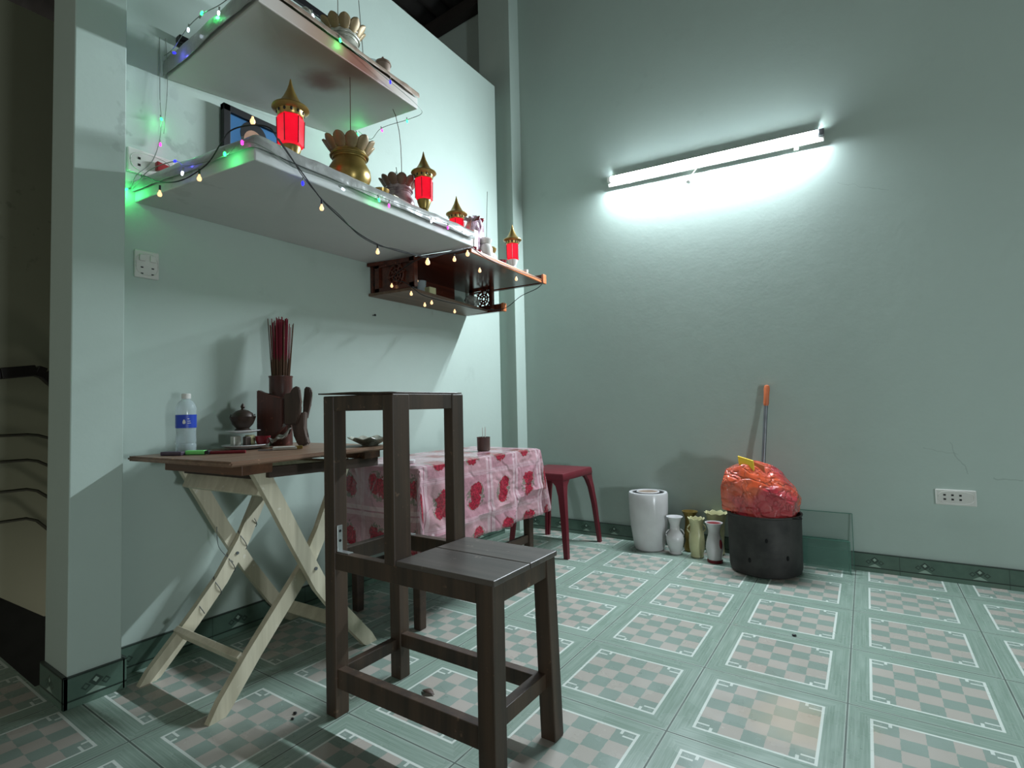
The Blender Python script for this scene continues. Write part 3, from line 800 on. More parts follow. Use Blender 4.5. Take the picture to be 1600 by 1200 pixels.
# ------------------------------------------------------------------ string lights
def smooth_path(pts, n=6):
    P_ = [Vector(p) for p in pts]; out = []
    for i in range(len(P_)-1):
        p0, p1, p2, p3 = P_[max(i-1, 0)], P_[i], P_[i+1], P_[min(i+2, len(P_)-1)]
        for k in range(n):
            t = k/n
            out.append(.5*((2*p1) + (p2-p0)*t + (2*p0-5*p1+4*p2-p3)*t*t + (3*p1-p0-3*p2+p3)*t**3))
    out.append(P_[-1]); return out
ws = thing('string_lights', 'black cable string lights with warm white bulbs drooping from the lower shelf', 'string lights', (-1.6, -.95, 1.70))

def cable(name, pts, r_, mat, par, n=6): return obj(name, B().tube(smooth_path(pts, n), r_, 6), mat, par, True)
WP = [(-1.595, -1.030, 1.715), (-1.545, -1.050, 1.690), (-1.505, -1.052, 1.678), (-1.419, -1.042, 1.640), (-1.299, -1.030, 1.620), (-1.182, -1.012, 1.645), (-1.122, -1.000, 1.697), (-1.090, -.985, 1.735), (-1.03, -.955, 1.745), (-.985, -.925, 1.735),
      (-.978, -.900, 1.705), (-.980, -.853, 1.664), (-.980, -.815, 1.632), (-.983, -.744, 1.572), (-.985, -.673, 1.535), (-.985, -.592, 1.500), (-.985, -.504, 1.482), (-.985, -.425, 1.480), (-.985, -.34, 1.484), (-.985, -.238, 1.496), (-.985, -.151, 1.527), (-.985, -.058, 1.560), (-1.00, .04, 1.600), (-1.03, .11, 1.628)]
cable('cable', WP, .0021, 'black', ws)
TW = [Vector(p) + Vector((0, .004*math.sin(i*2.1), .006*math.cos(i*1.7))) for i, p in enumerate(WP[10:])]
cable('cable', TW, .0015, 'black', ws)
cable('cable', [(-1.03, .11, 1.628), (-1.10, .06, 1.600), (-1.25, .02, 1.598), (-1.40, .015, 1.56), (-1.44, .010, 1.52), (-1.36, -.002, 1.490), (-1.31, .01, 1.455), (-1.335, .10, 1.440), (-1.35, .25, 1.438), (-1.37, .40, 1.445), (-1.39, .62, 1.450), (-1.33, .80, 1.470), (-1.24, .86, 1.545), (-1.14, .90, 1.590), (-1.06, .80, 1.605), (-1.04, .55, 1.600), (-1.03, .25, 1.600), (-1.03, .11, 1.628)], .0022, 'black', ws)
bulb0 = None
def wbulb(p, drop=.022, s_=1.0):
    s_ *= .84
    p = Vector(p)
    b_ = obj('bulb', B().lathe((p.x, p.y, p.z-drop-.011*s_), [(.001, -.008*s_), (.006*s_, -.006*s_), (.0085*s_, .0), (.0075*s_, .006*s_), (.004*s_, .012*s_), (.003, .018*s_)], 14, closed_top=True), 'led_warm', ws, True, label='warm white round bulb')
    obj('socket', B().tube([p, p - Vector((0, 0, drop))], .0032, 7), 'black', b_, True)
for p in ((-1.419, -1.045, 1.628), (-1.215, -1.018, 1.636), (-.983, -.744, 1.572), (-.985, -.504, 1.482)): wbulb(p)
wbulb((-1.03, -.952, 1.772), .006, 1.1)
wbulb((-.985, -.238, 1.502), .020, 1.35); wbulb((-.985, -.068, 1.545), .016, 1.1); wbulb((-1.025, .075, 1.605), .010, 1.3)
for p in ((-1.33, .055, 1.520), (-1.46, .012, 1.506), (-1.315, .0, 1.444), (-1.335, .165, 1.428), (-1.345, .125, 1.412), (-1.36, .375, 1.415)): wbulb(p, .010, 1.0)
wbulb((-1.10, .265, 1.578), .012, 1.1); wbulb((-1.085, .575, 1.592), .012, 1.1)

ms = thing('string_lights', 'clear cable string lights with coloured bulbs along both slab shelves', 'string lights', (-1.6, -.9, 1.75))

GL = 'clear'
cable('cable', [(-1.625, -.965, 2.262), (-1.62, -.965, 2.15), (-1.61, -.968, 2.02), (-1.615, -.962, 1.95), (-1.61, -.97, 1.86), (-1.60, -1.00, 1.77), (-1.60, -1.045, 1.71), (-1.615, -1.052, 1.665), (-1.50, -1.045, 1.70), (-1.35, -1.03, 1.695), (-1.29, -1.025, 1.665), (-1.18, -1.01, 1.655), (-1.09, -.998, 1.655), (-1.02, -.985, 1.680), (-.988, -.93, 1.668), (-.986, -.85, 1.645), (-.988, -.75, 1.648), (-.990, -.66, 1.655), (-.994, -.55, 1.668), (-.998, -.42, 1.672), (-1.0, -.2, 1.675), (-1.005, -.05, 1.678), (-1.01, .09, 1.680), (-1.06, .16, 1.70)], .0015, GL, ms)
cable('cable', [(-1.625, -.945, 2.270), (-1.615, -.942, 2.15), (-1.61, -.945, 2.05), (-1.613, -.95, 1.96), (-1.61, -.955, 1.90)], .0013, GL, ms)
cable('cable', [(-1.62, -.95, 2.20), (-1.50, -.972, 2.165), (-1.40, -.972, 2.195), (-1.30, -.972, 2.200), (-1.18, -.972, 2.180), (-1.07, -.968, 2.180), (-1.02, -.95, 2.195), (-1.045, -.73, 2.235), (-1.055, -.608, 2.225), (-1.07, -.36, 2.205), (-1.09, -.195, 2.200), (-1.12, -.115, 2.200), (-1.20, -.118, 2.195), (-1.37, -.125, 2.205), (-1.44, -.13, 2.17), (-1.48, -.17, 2.205)], .0014, GL, ms)
def mbulb(p, col, d=(0, 0, -1), glow=0, L=.018):
    p, d = Vector(p), Vector(d).normalized()
    L *= .8
    b_ = obj('bulb', B().tube([p, p+d*L*.25, p+d*L*.8, p+d*L], [.0025, .0042, .0038, .001], 10), 'led_'+col, ms, True, label=col + ' LED bulb')
    obj('socket', B().tube([p-d*.012, p+d*.002], .0026, 7), 'clear', b_, True)
    if glow:
        ldg = bpy.data.lights.new('led_light', 'POINT'); ldg.energy = glow; ldg.shadow_soft_size = .006
        ldg.color = {'green': (.08, 1, .25), 'blue': (.12, .12, 1), 'pink': (1, .15, .7), 'white': (.8, .9, 1)}[col]
        lg_ = bpy.data.objects.new('led_light', ldg); COL.objects.link(lg_)
        lg_.parent = b_; lg_.location = p + d*(L+.006) - root_loc(b_)
for a_ in (((-1.622, -1.062, 1.662), 'green', (.2, -.6, -.4), .22), ((-1.61, -.964, 1.955), 'green', (.5, 0, -1), .05), ((-1.612, -.966, 1.862), 'pink', (.2, 0, -1), .004),
           ((-1.34, -1.035, 1.690), 'blue', (1, -.2, -.2), .02), ((-1.296, -1.030, 1.648), 'white', (-.4, 0, -1), 0), ((-1.095, -1.002, 1.662), 'green', (.25, -.1, -1), .10), ((-1.02, -.990, 1.680), 'pink', (0, 0, -1), .0),
           ((-.990, -.809, 1.612), 'blue', (0, 0, -1), .01), ((-.988, -.66, 1.640), 'white', (0, 1, -.3), 0), ((-.992, -.490, 1.660), 'green', (0, .3, -1), .05), ((-.994, -.437, 1.655), 'pink', (0, 0, -1), 0),
           ((-.997, -.199, 1.662), 'white', (0, 0, -1), 0), ((-1.0, -.09, 1.666), 'pink', (0, 0, -1), .004), ((-1.002, .016, 1.668), 'white', (0, 1, -.3), 0),
           ((-1.500, -.972, 2.150), 'blue', (1, .1, -.4), .03), ((-1.300, -.974, 2.197), 'green', (.6, 0, .4), .08), ((-1.385, -.974, 2.190), 'white', (-.2, 0, -1), 0), ((-1.185, -.974, 2.160), 'white', (-.3, 0, -1), 0),
           ((-1.045, -.73, 2.240), 'white', (0, .3, -1), 0), ((-1.048, -.615, 2.222), 'green', (0, .3, -1), .06), ((-1.060, -.36, 2.200), 'blue', (0, 0, -1), .01),
           ((-1.485, -.175, 2.195), 'green', (.2, .2, -.6), .12), ((-1.37, -.125, 2.200), 'pink', (.2, .2, -1), 0), ((-1.21, -.118, 2.195), 'green', (.1, 0, -1), .01)):
    mbulb(*a_)


# ------------------------------------------------------------------ folding table
FT = thing('folding_table', 'brown topped folding table with crossed cream legs beside the pillar', 'table', (-1.0, -1.035, 0))
tp = B().prism([(-1.575, -1.035), (-1.0, -1.035), (-1.0, -.375), (-1.575, -.375)], .722, .738, .005)
obj('tabletop', tp, 'tabletop', FT)
obj('batten', B().box(-1.44, -1.025, -.985, -.885, .692, .722, .002), 'batten', FT)
obj('batten', B().box(-1.47, -1.03, -.50, -.42, .694, .722, .002), 'batten', FT)
def plank(x, pts, w_=.050, t=.022):
    """a bent plank in the plane x = const; pts (y, z) along its middle"""
    V = [Vector((0, y, z)) for y, z in pts]; b_ = B(); prev = None; faces = []
    for i, p in enumerate(V):
        d = (V[min(i+1, len(V)-1)] - V[max(i-1, 0)]).normalized(); nrm = Vector((0, -d.z, d.y))
        if i == len(V)-1: nrm = Vector((0, -1, 0))*math.copysign(1, -nrm.y)*1.0; p = Vector((0, p.y, 0.0))
        q = [p + nrm*w_/2*sg for sg in (-1, 1)]
        ring = [b_.bm.verts.new((x+t/2, q[0].y, q[0].z)), b_.bm.verts.new((x+t/2, q[1].y, q[1].z)), b_.bm.verts.new((x-t/2, q[1].y, q[1].z)), b_.bm.verts.new((x-t/2, q[0].y, q[0].z))]
        if prev:
            for k in range(4): b_.bm.faces.new((prev[k], prev[(k+1) % 4], ring[(k+1) % 4], ring[k]))
        else: b_.bm.faces.new(ring)
        prev = ring
    b_.bm.faces.new(prev[::-1])
    return obj('leg', b_, 'whitewood', FT)
PA = [(-.905, .700), (-.89, .675), (-.836, .578), (-.766, .446), (-.677, .285), (-.575, .150), (-.462, .022), (-.444, 0)]
PB = [(-.535, .700), (-.591, .579), (-.646, .460), (-.712, .350), (-.80, .255), (-.905, .142), (-.995, .035), (-1.02, 0)]
PD = [(-.535, .700), (-.570, .610), (-.615, .507), (-.674, .385), (-.757, .262), (-.860, .148), (-.985, .022), (-1.005, 0)]
PC = [(-.875, .700), (-.845, .645), (-.804, .572), (-.735, .445), (-.636, .280), (-.525, .120), (-.440, .022), (-.422, 0)]
plank(-1.070, PA); plank(-1.096, PB); plank(-1.532, PC); LD_ = plank(-1.506, PD)
for p in ((-1.083, -.70, .345), (-1.519, -.70, .345)):
    obj('bolt', B().tube([(p[0]-.028, p[1], p[2]), (p[0]+.028, p[1], p[2])], .006, 8), 'grey_metal', FT, True)
obj('stretcher', B().beam((-1.495, -.905, .128), (-1.107, -.925, .128), (0, .62, -.78), .020, .052, .002), 'whitewood', FT)
obj('stretcher', B().beam((-1.521, -.868, .640), (-1.081, -.880, .640), (0, .45, 1), .020, .052, .002), 'whitewood', FT)
obj('stretcher', B().beam((-1.521, -.480, .075), (-1.081, -.495, .075), (0, .62, .78), .020, .048, .002), 'whitewood', FT)
obj('stretcher', B().beam((-1.495, -.545, .668), (-1.107, -.545, .668), (0, -.4, 1), .020, .048, .002), 'whitewood', FT)
obj('rail', B().beam((-1.05, -.885, .690), (-1.05, -.42, .678), (1, 0, 0), .034, .018, .002), 'raw', FT)
obj('rail', B().beam((-1.48, -.895, .676), (-1.06, -.905, .676), (0, 1, 0), .012, .014, .001), 'raw', FT)
wr = B(); LP = lambda t: Vector((-1.506, -.535-.47*t-.06*math.sin(math.pi*t)*-.9, .70-.70*t-.035*math.sin(math.pi*t)))
wp = []
for i in range(90):
    t = .30+.42*i/89; q = i*2*math.pi/22; c_ = LP(t)
    wp.append(c_ + Vector((.016*math.cos(q), .030*.83*math.sin(q)*1.0, -.030*.56*math.sin(q))))
obj('wire', wr.tube(wp, .0015, 5), 'grey_metal', LD_, True)
wl = B().tube(smooth_path([LP(.5)+Vector((.012, 0, 0)), LP(.45)+Vector((.0, -.07, .03)), LP(.40)+Vector((0, -.10, .07))]), .0013, 5)
obj('wire_end', wl, 'grey_metal', LD_, True)
FT.rotation_euler = (0, 0, R(4.0))

# things on it
ZT = .738
bt = (-1.50, -.925, ZT)
bo = thing('water_bottle', 'clear plastic water bottle with blue label near the pillar', 'bottle', bt)
obj('body', B().lathe(bt, [(.024, 0), (.031, .006), (.032, .03), (.030, .034), (.032, .040), (.030, .075), (.031, .08), (.031, .135), (.032, .150), (.031, .162), (.024, .177), (.0135, .187), (.0125, .196)], 32), 'pet', bo, True)
obj('water', B().lathe((bt[0], bt[1], bt[2]+.003), [(.022, 0), (.029, .006), (.029, .125)], 24, closed_top=True), 'water', bo, True)
lb_ = obj('label', B().lathe(bt, [(.0322, .088), (.0322, .134)], 40, closed_bottom=False), 'bluelabel', bo, True)
obj('cap', B().lathe((bt[0], bt[1], bt[2]+.190), [(.0145, 0), (.0145, .016), (.013, .018)], 24, closed_top=True), 'white_plastic', bo, True)
# white drop-shaped emblem and lines on the label, facing the room
vd = math.atan2(-1.82-bt[1], .48-bt[0])
def on_lab(u, z, r_=.0326): q = vd + u/.032; return (bt[0]+r_*math.cos(q), bt[1]+r_*math.sin(q), bt[2]+z)
em = B()
em.grid(lambda u, v: on_lab(-.006+math.cos(2*math.pi*u)*.0045*v*(1-.35*math.sin(2*math.pi*u)), .110+math.sin(2*math.pi*u)*.008*v), 18, 1)
for z_, l_ in ((.119, .006), (.111, .009), (.104, .011)): em.grid(lambda u, v: on_lab(.004+u*l_, z_+v*.0016), 4, 1)
obj('label_emblem', em, 'paper', lb_)
# stacked plates and burner
pc_ = (-1.455, -.735)
def plate_(z, r_, label, h=.016):
    return tag(obj('plate', B().lathe((pc_[0], pc_[1], z), [(r_*.45, 0), (r_*.50, .002), (r_*.85, h*.6), (r_, h), (r_*.98, h+.002), (r_*.8, h*.7), (r_*.45, .006)], 36, closed_top=True), 'white_gloss', smooth=True, at=(pc_[0], pc_[1], z)), label, 'plate')
plate_(ZT, .082, 'large white plate at the bottom of the stack on the folding table')
sw = []
for k, (dx, dy, w1, h1, mt) in enumerate(((-.022, -.028, .028, .022, 'urn_white'), (-.012, .022, .028, .024, 'cream'), (.020, -.008, .022, .020, 'burner'))):
    lbx = ('small mottled packet on the left under the upper plate', 'small cream packet under the upper plate', 'brown packet in front under the upper plate')[k]
    tag(obj('sweet_packet', B().box(pc_[0]+dx-w1/2, pc_[0]+dx+w1/2, pc_[1]+dy-w1/2, pc_[1]+dy+w1/2, ZT+.008, ZT+.010+h1+.018, .004), mt, at=(pc_[0]+dx, pc_[1]+dy, ZT)), lbx, 'packet')
cp_ = (pc_[0]+.035, pc_[1]+.045, ZT+.012)
tag(obj('red_cup', B().lathe(cp_, [(.018, 0), (.026, .02), (.028, .035), (.025, .035), (.02, .01)], 22), 'redglaze', smooth=True, at=cp_), 'dark red cup on the large plate', 'cup')
fm = B().grid(lambda u, v: (pc_[0]+.05+.07*u, pc_[1]+.05+.06*v, ZT+.03+.04*u*v+.012*math.sin(u*9)*math.cos(v*7)), 10, 8)
tag(obj('clear_wrapper', fm, 'crumple', smooth=True, solid=.0008, at=(pc_[0]+.05, pc_[1]+.05, ZT+.02)), 'crinkled clear wrapper sticking out of the large plate', 'wrapper')
pz = ZT+.060
tag(obj('plate', B().lathe((pc_[0]-.01, pc_[1]-.005, pz), [(.030, 0), (.052, .006), (.060, .009), (.058, .011), (.03, .004)], 32, closed_top=True), 'white_gloss', smooth=True, at=(pc_[0]-.01, pc_[1]-.005, pz)), 'small white plate under the dark incense burner', 'plate')
bn = (pc_[0]-.012, pc_[1]-.006, pz+.006)
bu = thing('incense_burner', 'small dark lidded incense burner on the stacked white plates', 'incense burner', bn)
obj('bowl', B().lathe(bn, [(.026, 0), (.030, .004), (.022, .012), (.036, .028), (.042, .046), (.045, .056), (.040, .056)], 28, fn=lambda i, a_, r_, z: (r_*(1+(.05 if i in (4, 5) else 0)*math.cos(8*a_)), z), closed_top=True), 'burner', bu, True)
obj('lid', B().lathe((bn[0], bn[1], bn[2]+.054), [(.040, 0), (.034, .014), (.020, .024), (.007, .028), (.005, .032), (.008, .038), (.006, .044), (.001, .052)], 28, closed_top=True), 'burner', bu, True)
for s_ in (-1, 1): obj('handle', B().tube([(bn[0]+s_*.038*.83, bn[1]+s_*.038*.56, bn[2]+.045), (bn[0]+s_*.047*.83, bn[1]+s_*.047*.56, bn[2]+.055), (bn[0]+s_*.044*.83, bn[1]+s_*.044*.56, bn[2]+.064)], .003, 6), 'burner', bu, True)
# small things
def flat(name, label, cat, p0, p1, w_, h_, mat, bev=.002):
    return tag(obj(name, B().beam((p0[0], p0[1], ZT+h_/2+.0005), (p1[0], p1[1], ZT+h_/2+.0005), (0, 0, 1), w_, h_, bev), mat, at=((p0[0]+p1[0])/2, (p0[1]+p1[1])/2, ZT)), label, cat)
flat('purple_case', 'flat dark purple case left of the green lighter on the folding table', 'case', (-1.475, -1.005), (-1.40, -.975), .03, .012, 'purple')
lg = thing('lighter', 'bright green lighter on the folding table in front of the bottle', 'lighter', (-1.375, -.94, ZT))
obj('body', B().beam((-1.410, -.965, ZT+.008), (-1.350, -.930, ZT+.008), (0, 0, 1), .020, .014, .004), 'green_lighter', lg)
obj('metal_top', B().beam((-1.350, -.930, ZT+.008), (-1.338, -.923, ZT+.008), (0, 0, 1), .020, .012, .002), 'black', lg)
tag(obj('red_pen', B().tube([(-1.345, -.925, ZT+.006), (-1.262, -.845, ZT+.006)], .0055, 10), 'red_pen', at=(-1.3, -.88, ZT), smooth=True), 'dark red pen lying between the lighter and the plates', 'pen')
kn_ = thing('utility_knife', 'utility knife with white handle lying before the bamboo tube', 'knife', (-1.27, -.71, ZT))
obj('blade', B().beam((-1.305, -.775, ZT+.003), (-1.27, -.735, ZT+.003), (0, 0, 1), .014, .003, 0), 'grey_metal', kn_)
obj('handle', B().beam((-1.275, -.74, ZT+.007), (-1.225, -.675, ZT+.007), (0, 0, 1), .018, .012, .004), 'white_plastic', kn_)
obj('slider', B().beam((-1.23, -.682, ZT+.008), (-1.215, -.66, ZT+.008), (0, 0, 1), .016, .012, .003), 'brass', kn_)
# bamboo tube with incense
bc = (-1.515, -.555, ZT)
bbm = thing('bamboo_tube', 'tall dark red bamboo tube full of incense sticks on the folding table', 'incense holder', bc)
obj('tube', B().lathe(bc, [(.044, 0), (.045, .004), (.0445, .140), (.047, .144), (.0445, .148), (.0445, .275), (.047, .279), (.047, .283), (.038, .283), (.038, .10)], 32, closed_top=True), 'bamboo', bbm, True)
for i in range(150):
    q = random.uniform(0, 2*math.pi); rd = .030*math.sqrt(random.random()); k = random.uniform(.25, 1.15)
    ox, oy = rd*math.cos(q), rd*math.sin(q)
    h_ = random.uniform(.37, .415)
    if i > 128: k, h_ = random.uniform(1.6, 2.7), random.uniform(.37, .41)
    p0 = Vector((bc[0]+ox*.8, bc[1]+oy*.8, ZT+.11)); p1 = Vector((bc[0]+ox*(1+.35*k), bc[1]+oy*(1+.35*k), ZT+.11+h_))
    pm = p0.lerp(p1, random.uniform(.60, .66))
    t = thing('incense_stick', 'red tipped incense stick in the dark bamboo tube' if i <= 128 else 'thin dark incense stick splayed outwards from the bamboo tube', 'incense stick', p0, 'incense sticks in the bamboo tube' if i <= 128 else 'dark splayed sticks in the bamboo tube')
    if i < 4: src = t
    obj('stick', B().tube([p0, pm], .0019, 4), 'brownstick', t); obj('tip', B().tube([pm, p1], .0017, 4), 'redstick' if i <= 128 else 'brownstick', t)
# carved wooden piece resembling an elephant head
cv = thing('wooden_carving', "carved brown wooden figure like an elephant's head with trunk, leaning by the bamboo tube", 'carving', (-1.40, -.50, ZT))
co = Vector((-1.431, -.578, ZT)); dv = Vector((.83, .557, 0)); fv_ = Vector((.557, -.83, 0))*1.0
def cp3(s_, z_, f_=0): return co + dv*s_ + fv_*f_ + Vector((0, 0, z_))
def outline(name, pts_, f0, f1, par, mat='carving'):
    b_ = B(); lo_ = [b_.bm.verts.new(cp3(s_, z_, f0)) for s_, z_ in pts_]; hi = [b_.bm.verts.new(cp3(s_, z_, f1)) for s_, z_ in pts_]
    n = len(pts_); fs = [b_.bm.faces.new(lo_[::-1]), b_.bm.faces.new(hi)]
    for i in range(n): fs.append(b_.bm.faces.new((lo_[i], lo_[(i+1) % n], hi[(i+1) % n], hi[i])))
    bmesh.ops.bevel(b_.bm, geom=list({e for f in fs for e in f.edges}), offset=.004, segments=2, affect='EDGES')
    return obj(name, b_, mat, par, True, auto=50)
outline('body', [(-.115, .005), (-.10, .0), (-.075, .022), (-.045, .045), (-.022, .070), (-.010, .085), (-.010, .190), (-.040, .195), (-.075, .205), (-.115, .225)], -.018, .022, cv, 'bamboo')
outline('head', [(-.008, .085), (.012, .082), (.045, .088), (.048, .150), (.042, .215), (.020, .212), (-.008, .206)], -.020, .020, cv)
outline('ear', [(.022, .085), (.046, .088), (.058, .125), (.062, .175), (.058, .225), (.050, .236), (.036, .235), (.020, .215), (.012, .150)], .012, .030, cv)
outline('ear', [(.050, .095), (.070, .105), (.082, .160), (.090, .205), (.086, .226), (.074, .236), (.060, .232), (.056, .175)], -.030, -.012, cv)
outline('tusk', [(.002, .085), (.020, .085), (.016, .060), (.010, .042), (.006, .060)], .010, .020, cv)
outline('trunk', [(.014, .120), (.074, .135), (.070, .070), (.072, .040), (.084, .018), (.084, .006), (.074, .002), (.052, .000), (.042, .008), (.030, .040)], -.016, .018, cv)
# wavy dish at the far corner of the folding table
wd_ = (-1.105, -.445, ZT)
wdish = tag(obj('wavy_dish', B().lathe(wd_, [(.028, 0), (.032, .004), (.062, .020), (.080, .030), (.078, .032), (.05, .018), (.026, .006)], 48, fn=lambda i, a_, r_, z: (r_*(1+.05*math.cos(9*a_)*(i in (3, 4))), z+(.004*math.cos(9*a_) if i in (3, 4) else 0)), closed_top=True), 'urn_white', smooth=True, at=wd_), 'wavy rimmed pale dish at the far corner of the folding table', 'dish')

# ------------------------------------------------------------------ cloth covered table
tx0, tx1, ty0, ty1, tz = -1.44, -.985, -.305, .60, .648
lt_ = thing('low_table', 'dark legged table hidden under the rose patterned cloth', 'table', ((tx0+tx1)/2, .15, 0))
obj('tabletop', B().box(tx0+.01, tx1-.01, ty0+.01, ty1-.01, tz-.026, tz-.004, .002), 'raw', lt_)
for x in (tx0+.04, tx1-.045):
    for y in (ty0+.04, ty1-.045): obj('leg', B().hexa([(x-.018, y-.018, 0), (x+.018, y-.018, 0), (x+.018, y+.018, 0), (x-.018, y+.018, 0), (x-.023, y-.023, tz-.026), (x+.023, y-.023, tz-.026), (x+.023, y+.023, tz-.026), (x-.023, y+.023, tz-.026)], .004), 'raw', lt_)
obj('stretcher', B().box(tx1-.055, tx1-.035, ty0+.04, ty1-.04, .16, .20, .002), 'raw', lt_)
obj('stretcher', B().box(tx0+.03, tx0+.05, ty0+.04, ty1-.04, .16, .20, .002), 'raw', lt_)
def tablecloth():
    bm = B(); DR = .345; N = 7
    cxm, cym = (tx0+tx1)/2, (ty0+ty1)/2; hx, hy = (tx1-tx0)/2, (ty1-ty0)/2
    nx, ny = 30, 56; nd = 22
    us = [-(hx+DR)+i*(2*(hx+DR))/(nx+2*nd) for i in range(nx+2*nd+1)]
    vs = [-(hy+DR)+i*(2*(hy+DR))/(ny+2*nd) for i in range(ny+2*nd+1)]
    uvl = bm.bm.loops.layers.uv.verify()
    def pos(u, v):
        ex = max(abs(u)-hx, 0); ey = max(abs(v)-hy, 0); sx = 1 if u > 0 else -1; sy = 1 if v > 0 else -1
        x = cxm+max(-hx, min(hx, u)); y = cym+max(-hy, min(hy, v)); z = tz
        if ex == 0 and ey == 0:
            z += .0015*nz(u, v, 0, 14)
            return Vector((x, y, z))
        if ex and ey:
            # corner: the spare cloth folds back in a loose pleat
            th = math.atan2(ey, ex); dd = max(ex, ey)
            dep = max(ex, ey); rad = .010 + .055*math.sin(2*th)*(dep/DR)
            x += sx*(math.cos(th)*rad); y += sy*(math.sin(th)*rad)
            z -= dep*(1-.05*math.sin(2*th))
        else:
            e = ex or ey
            fl_ = .006 + .012*e/DR
            along = v if ex else u
            wv = .020*(e/DR)*nz(along*7, e*3, 1.3+(3 if ex else 0)) + .011*(e/DR)**.5*nz(along*16, e*9, 5)
            # diagonal pulls from the near corner
            if ex: wv += .013*math.sin(34*(along+hy)-30*e)*math.exp(-((along+hy)/.22)**2)*(e/DR)
            if ex: wv += .020*math.exp(-((along-hy+ (e*.95))/.020)**2)*(e/DR)**.4 + .010*math.exp(-((e-.20-.10*(hy-along))/.014)**2)
            if ex: x += sx*(fl_+wv)
            else: y += sy*(fl_+wv)
            z -= e
        z = max(z, .02)
        if abs(e if not (ex and ey) else dep) > DR*.97: pass
        return Vector((x, y, z))
    g = [[bm.bm.verts.new(pos(u, v)) for v in vs] for u in us]
    for i in range(len(us)-1):
        for j in range(len(vs)-1):
            f = bm.bm.faces.new((g[i][j], g[i+1][j], g[i+1][j+1], g[i][j+1]))
            for l, (a_, b_) in zip(f.loops, ((i, j), (i+1, j), (i+1, j+1), (i, j+1))): l[uvl].uv = (vs[b_]+3.015, us[a_]+3.02)
    return bm
tag(obj('tablecloth', tablecloth(), 'cloth', smooth=True, solid=.0012, at=((tx0+tx1)/2, .15, tz)), 'shiny pink tablecloth with red roses draped over the low table', 'tablecloth')
cq = (-1.165, .355, tz+.002)
cc = thing('incense_pot', 'small dark tin cup with a few sticks on the rose tablecloth', 'cup', cq)
obj('cup', B().lathe(cq, [(.030, 0), (.033, .003), (.034, .068), (.036, .071), (.031, .071), (.030, .01)], 26, closed_top=False), 'carving', cc, True)
for i, (dx, dy) in enumerate(((-.004, .0), (.008, .004), (.003, -.010), (.012, -.004))):
    stick((cq[0]+dx, cq[1]+dy, tz+.015), 'pale short stick in the tin cup on the rose tablecloth', .098+.004*i, (dx*.3, dy*.3), .0017, 'jar_white', 'pale sticks in the tin cup')
tag(obj('black_canister', B().lathe((-1.155, -.262, tz+.002), [(.018, 0), (.024, .004), (.024, .036), (.016, .042)], 20, closed_top=True), 'black', smooth=True, at=(-1.155, -.262, tz)), 'squat black canister on the near end of the rose tablecloth', 'canister')
tag(obj('white_lid', B().lathe((-1.10, -.235, tz+.002), [(.018, 0), (.020, .012), (.017, .014)], 20, closed_top=True), 'white_gloss', smooth=True, at=(-1.10, -.235, tz)), 'small white lid next to the black canister on the tablecloth', 'lid')

# ------------------------------------------------------------------ plastic stool
sl = thing('plastic_stool', 'maroon plastic stool at the far end of the rose cloth table', 'stool', (-1.15, 1.08, 0))
sx0, sx1, sy0, sy1, sz = -1.325, -.995, .885, 1.275, .478
obj('seat', B().hexa([(sx0-.004, sy0-.004, sz-.045), (sx1+.004, sy0-.004, sz-.045), (sx1+.004, sy1+.004, sz-.045), (sx0-.004, sy1+.004, sz-.045), (sx0, sy0, sz), (sx1, sy0, sz), (sx1, sy1, sz), (sx0, sy1, sz)], .010), 'stool', sl, True)
for ix in (0, 1):
    for iy in (0, 1):
        x = (sx0, sx1)[ix]; y = (sy0, sy1)[iy]; ox = (-1, 1)[ix]; oy = (-1, 1)[iy]
        l = B(); prev = None
        prof = [(sz-.04, .085, -.002), (sz-.075, .052, .000), (sz-.13, .040, .008), (.24, .034, .020), (0, .026, .038)]
        for z, wd, spl in prof:
            x_ = x+ox*spl; y_ = y+oy*spl
            q = [(x_, y_), (x_-ox*wd, y_), (x_-ox*wd, y_-oy*.016), (x_-ox*.016, y_-oy*.016), (x_-ox*.016, y_-oy*wd), (x_, y_-oy*wd)]
            ring = [l.bm.verts.new((a_, b_, z)) for a_, b_ in q]
            if prev:
                for k in range(6): l.bm.faces.new((prev[k], prev[(k+1) % 6], ring[(k+1) % 6], ring[k]))
            else: l.bm.faces.new(ring)
            prev = ring
        l.bm.faces.new(prev[::-1])
        obj('leg', l, 'stool', sl)
# ------------------------------------------------------------------ dark chair
ch = thing('wooden_chair', 'dark brown wooden chair with a box shaped open back in the foreground', 'chair', (-.55, -.69, 0))
cx0, cx1, cy0, cy1, zs, zt = -.855, -.245, -.838, -.548, .480, .918
bx1 = -.558
def post(x0, x1, y0, y1, z0, z1, dx=0, dy=0, name='leg'):
    return obj(name, B().hexa([(x0+dx, y0+dy, z0), (x1+dx, y0+dy, z0), (x1+dx, y1+dy, z0), (x0+dx, y1+dy, z0), (x0, y0, z1), (x1, y0, z1), (x1, y1, z1), (x0, y1, z1)], .003), 'chair', ch)
P1 = post(cx0, cx0+.046, cy0, cy0+.046, 0, zt, .004)
P2 = post(cx0, cx0+.046, cy1-.042, cy1, 0, zt, .006)
post(cx1-.050, cx1, cy0, cy0+.048, 0, zs-.012, -.004, .004)
post(cx1-.045, cx1, cy1-.045, cy1, 0, zs-.012, .020, -.010)
post(bx1-.040, bx1, cy0-.004, cy0+.058, zs-.014, zt, 0, 0, 'back_post')
post(bx1-.036, bx1, cy1-.052, cy1, zs-.03, zt, 0, 0, 'back_post')
bev = .002
obj('top_rail', B().box(cx0+.046, bx1-.040, cy0+.002, cy0+.030, zt-.044, zt, bev), 'chair', ch)
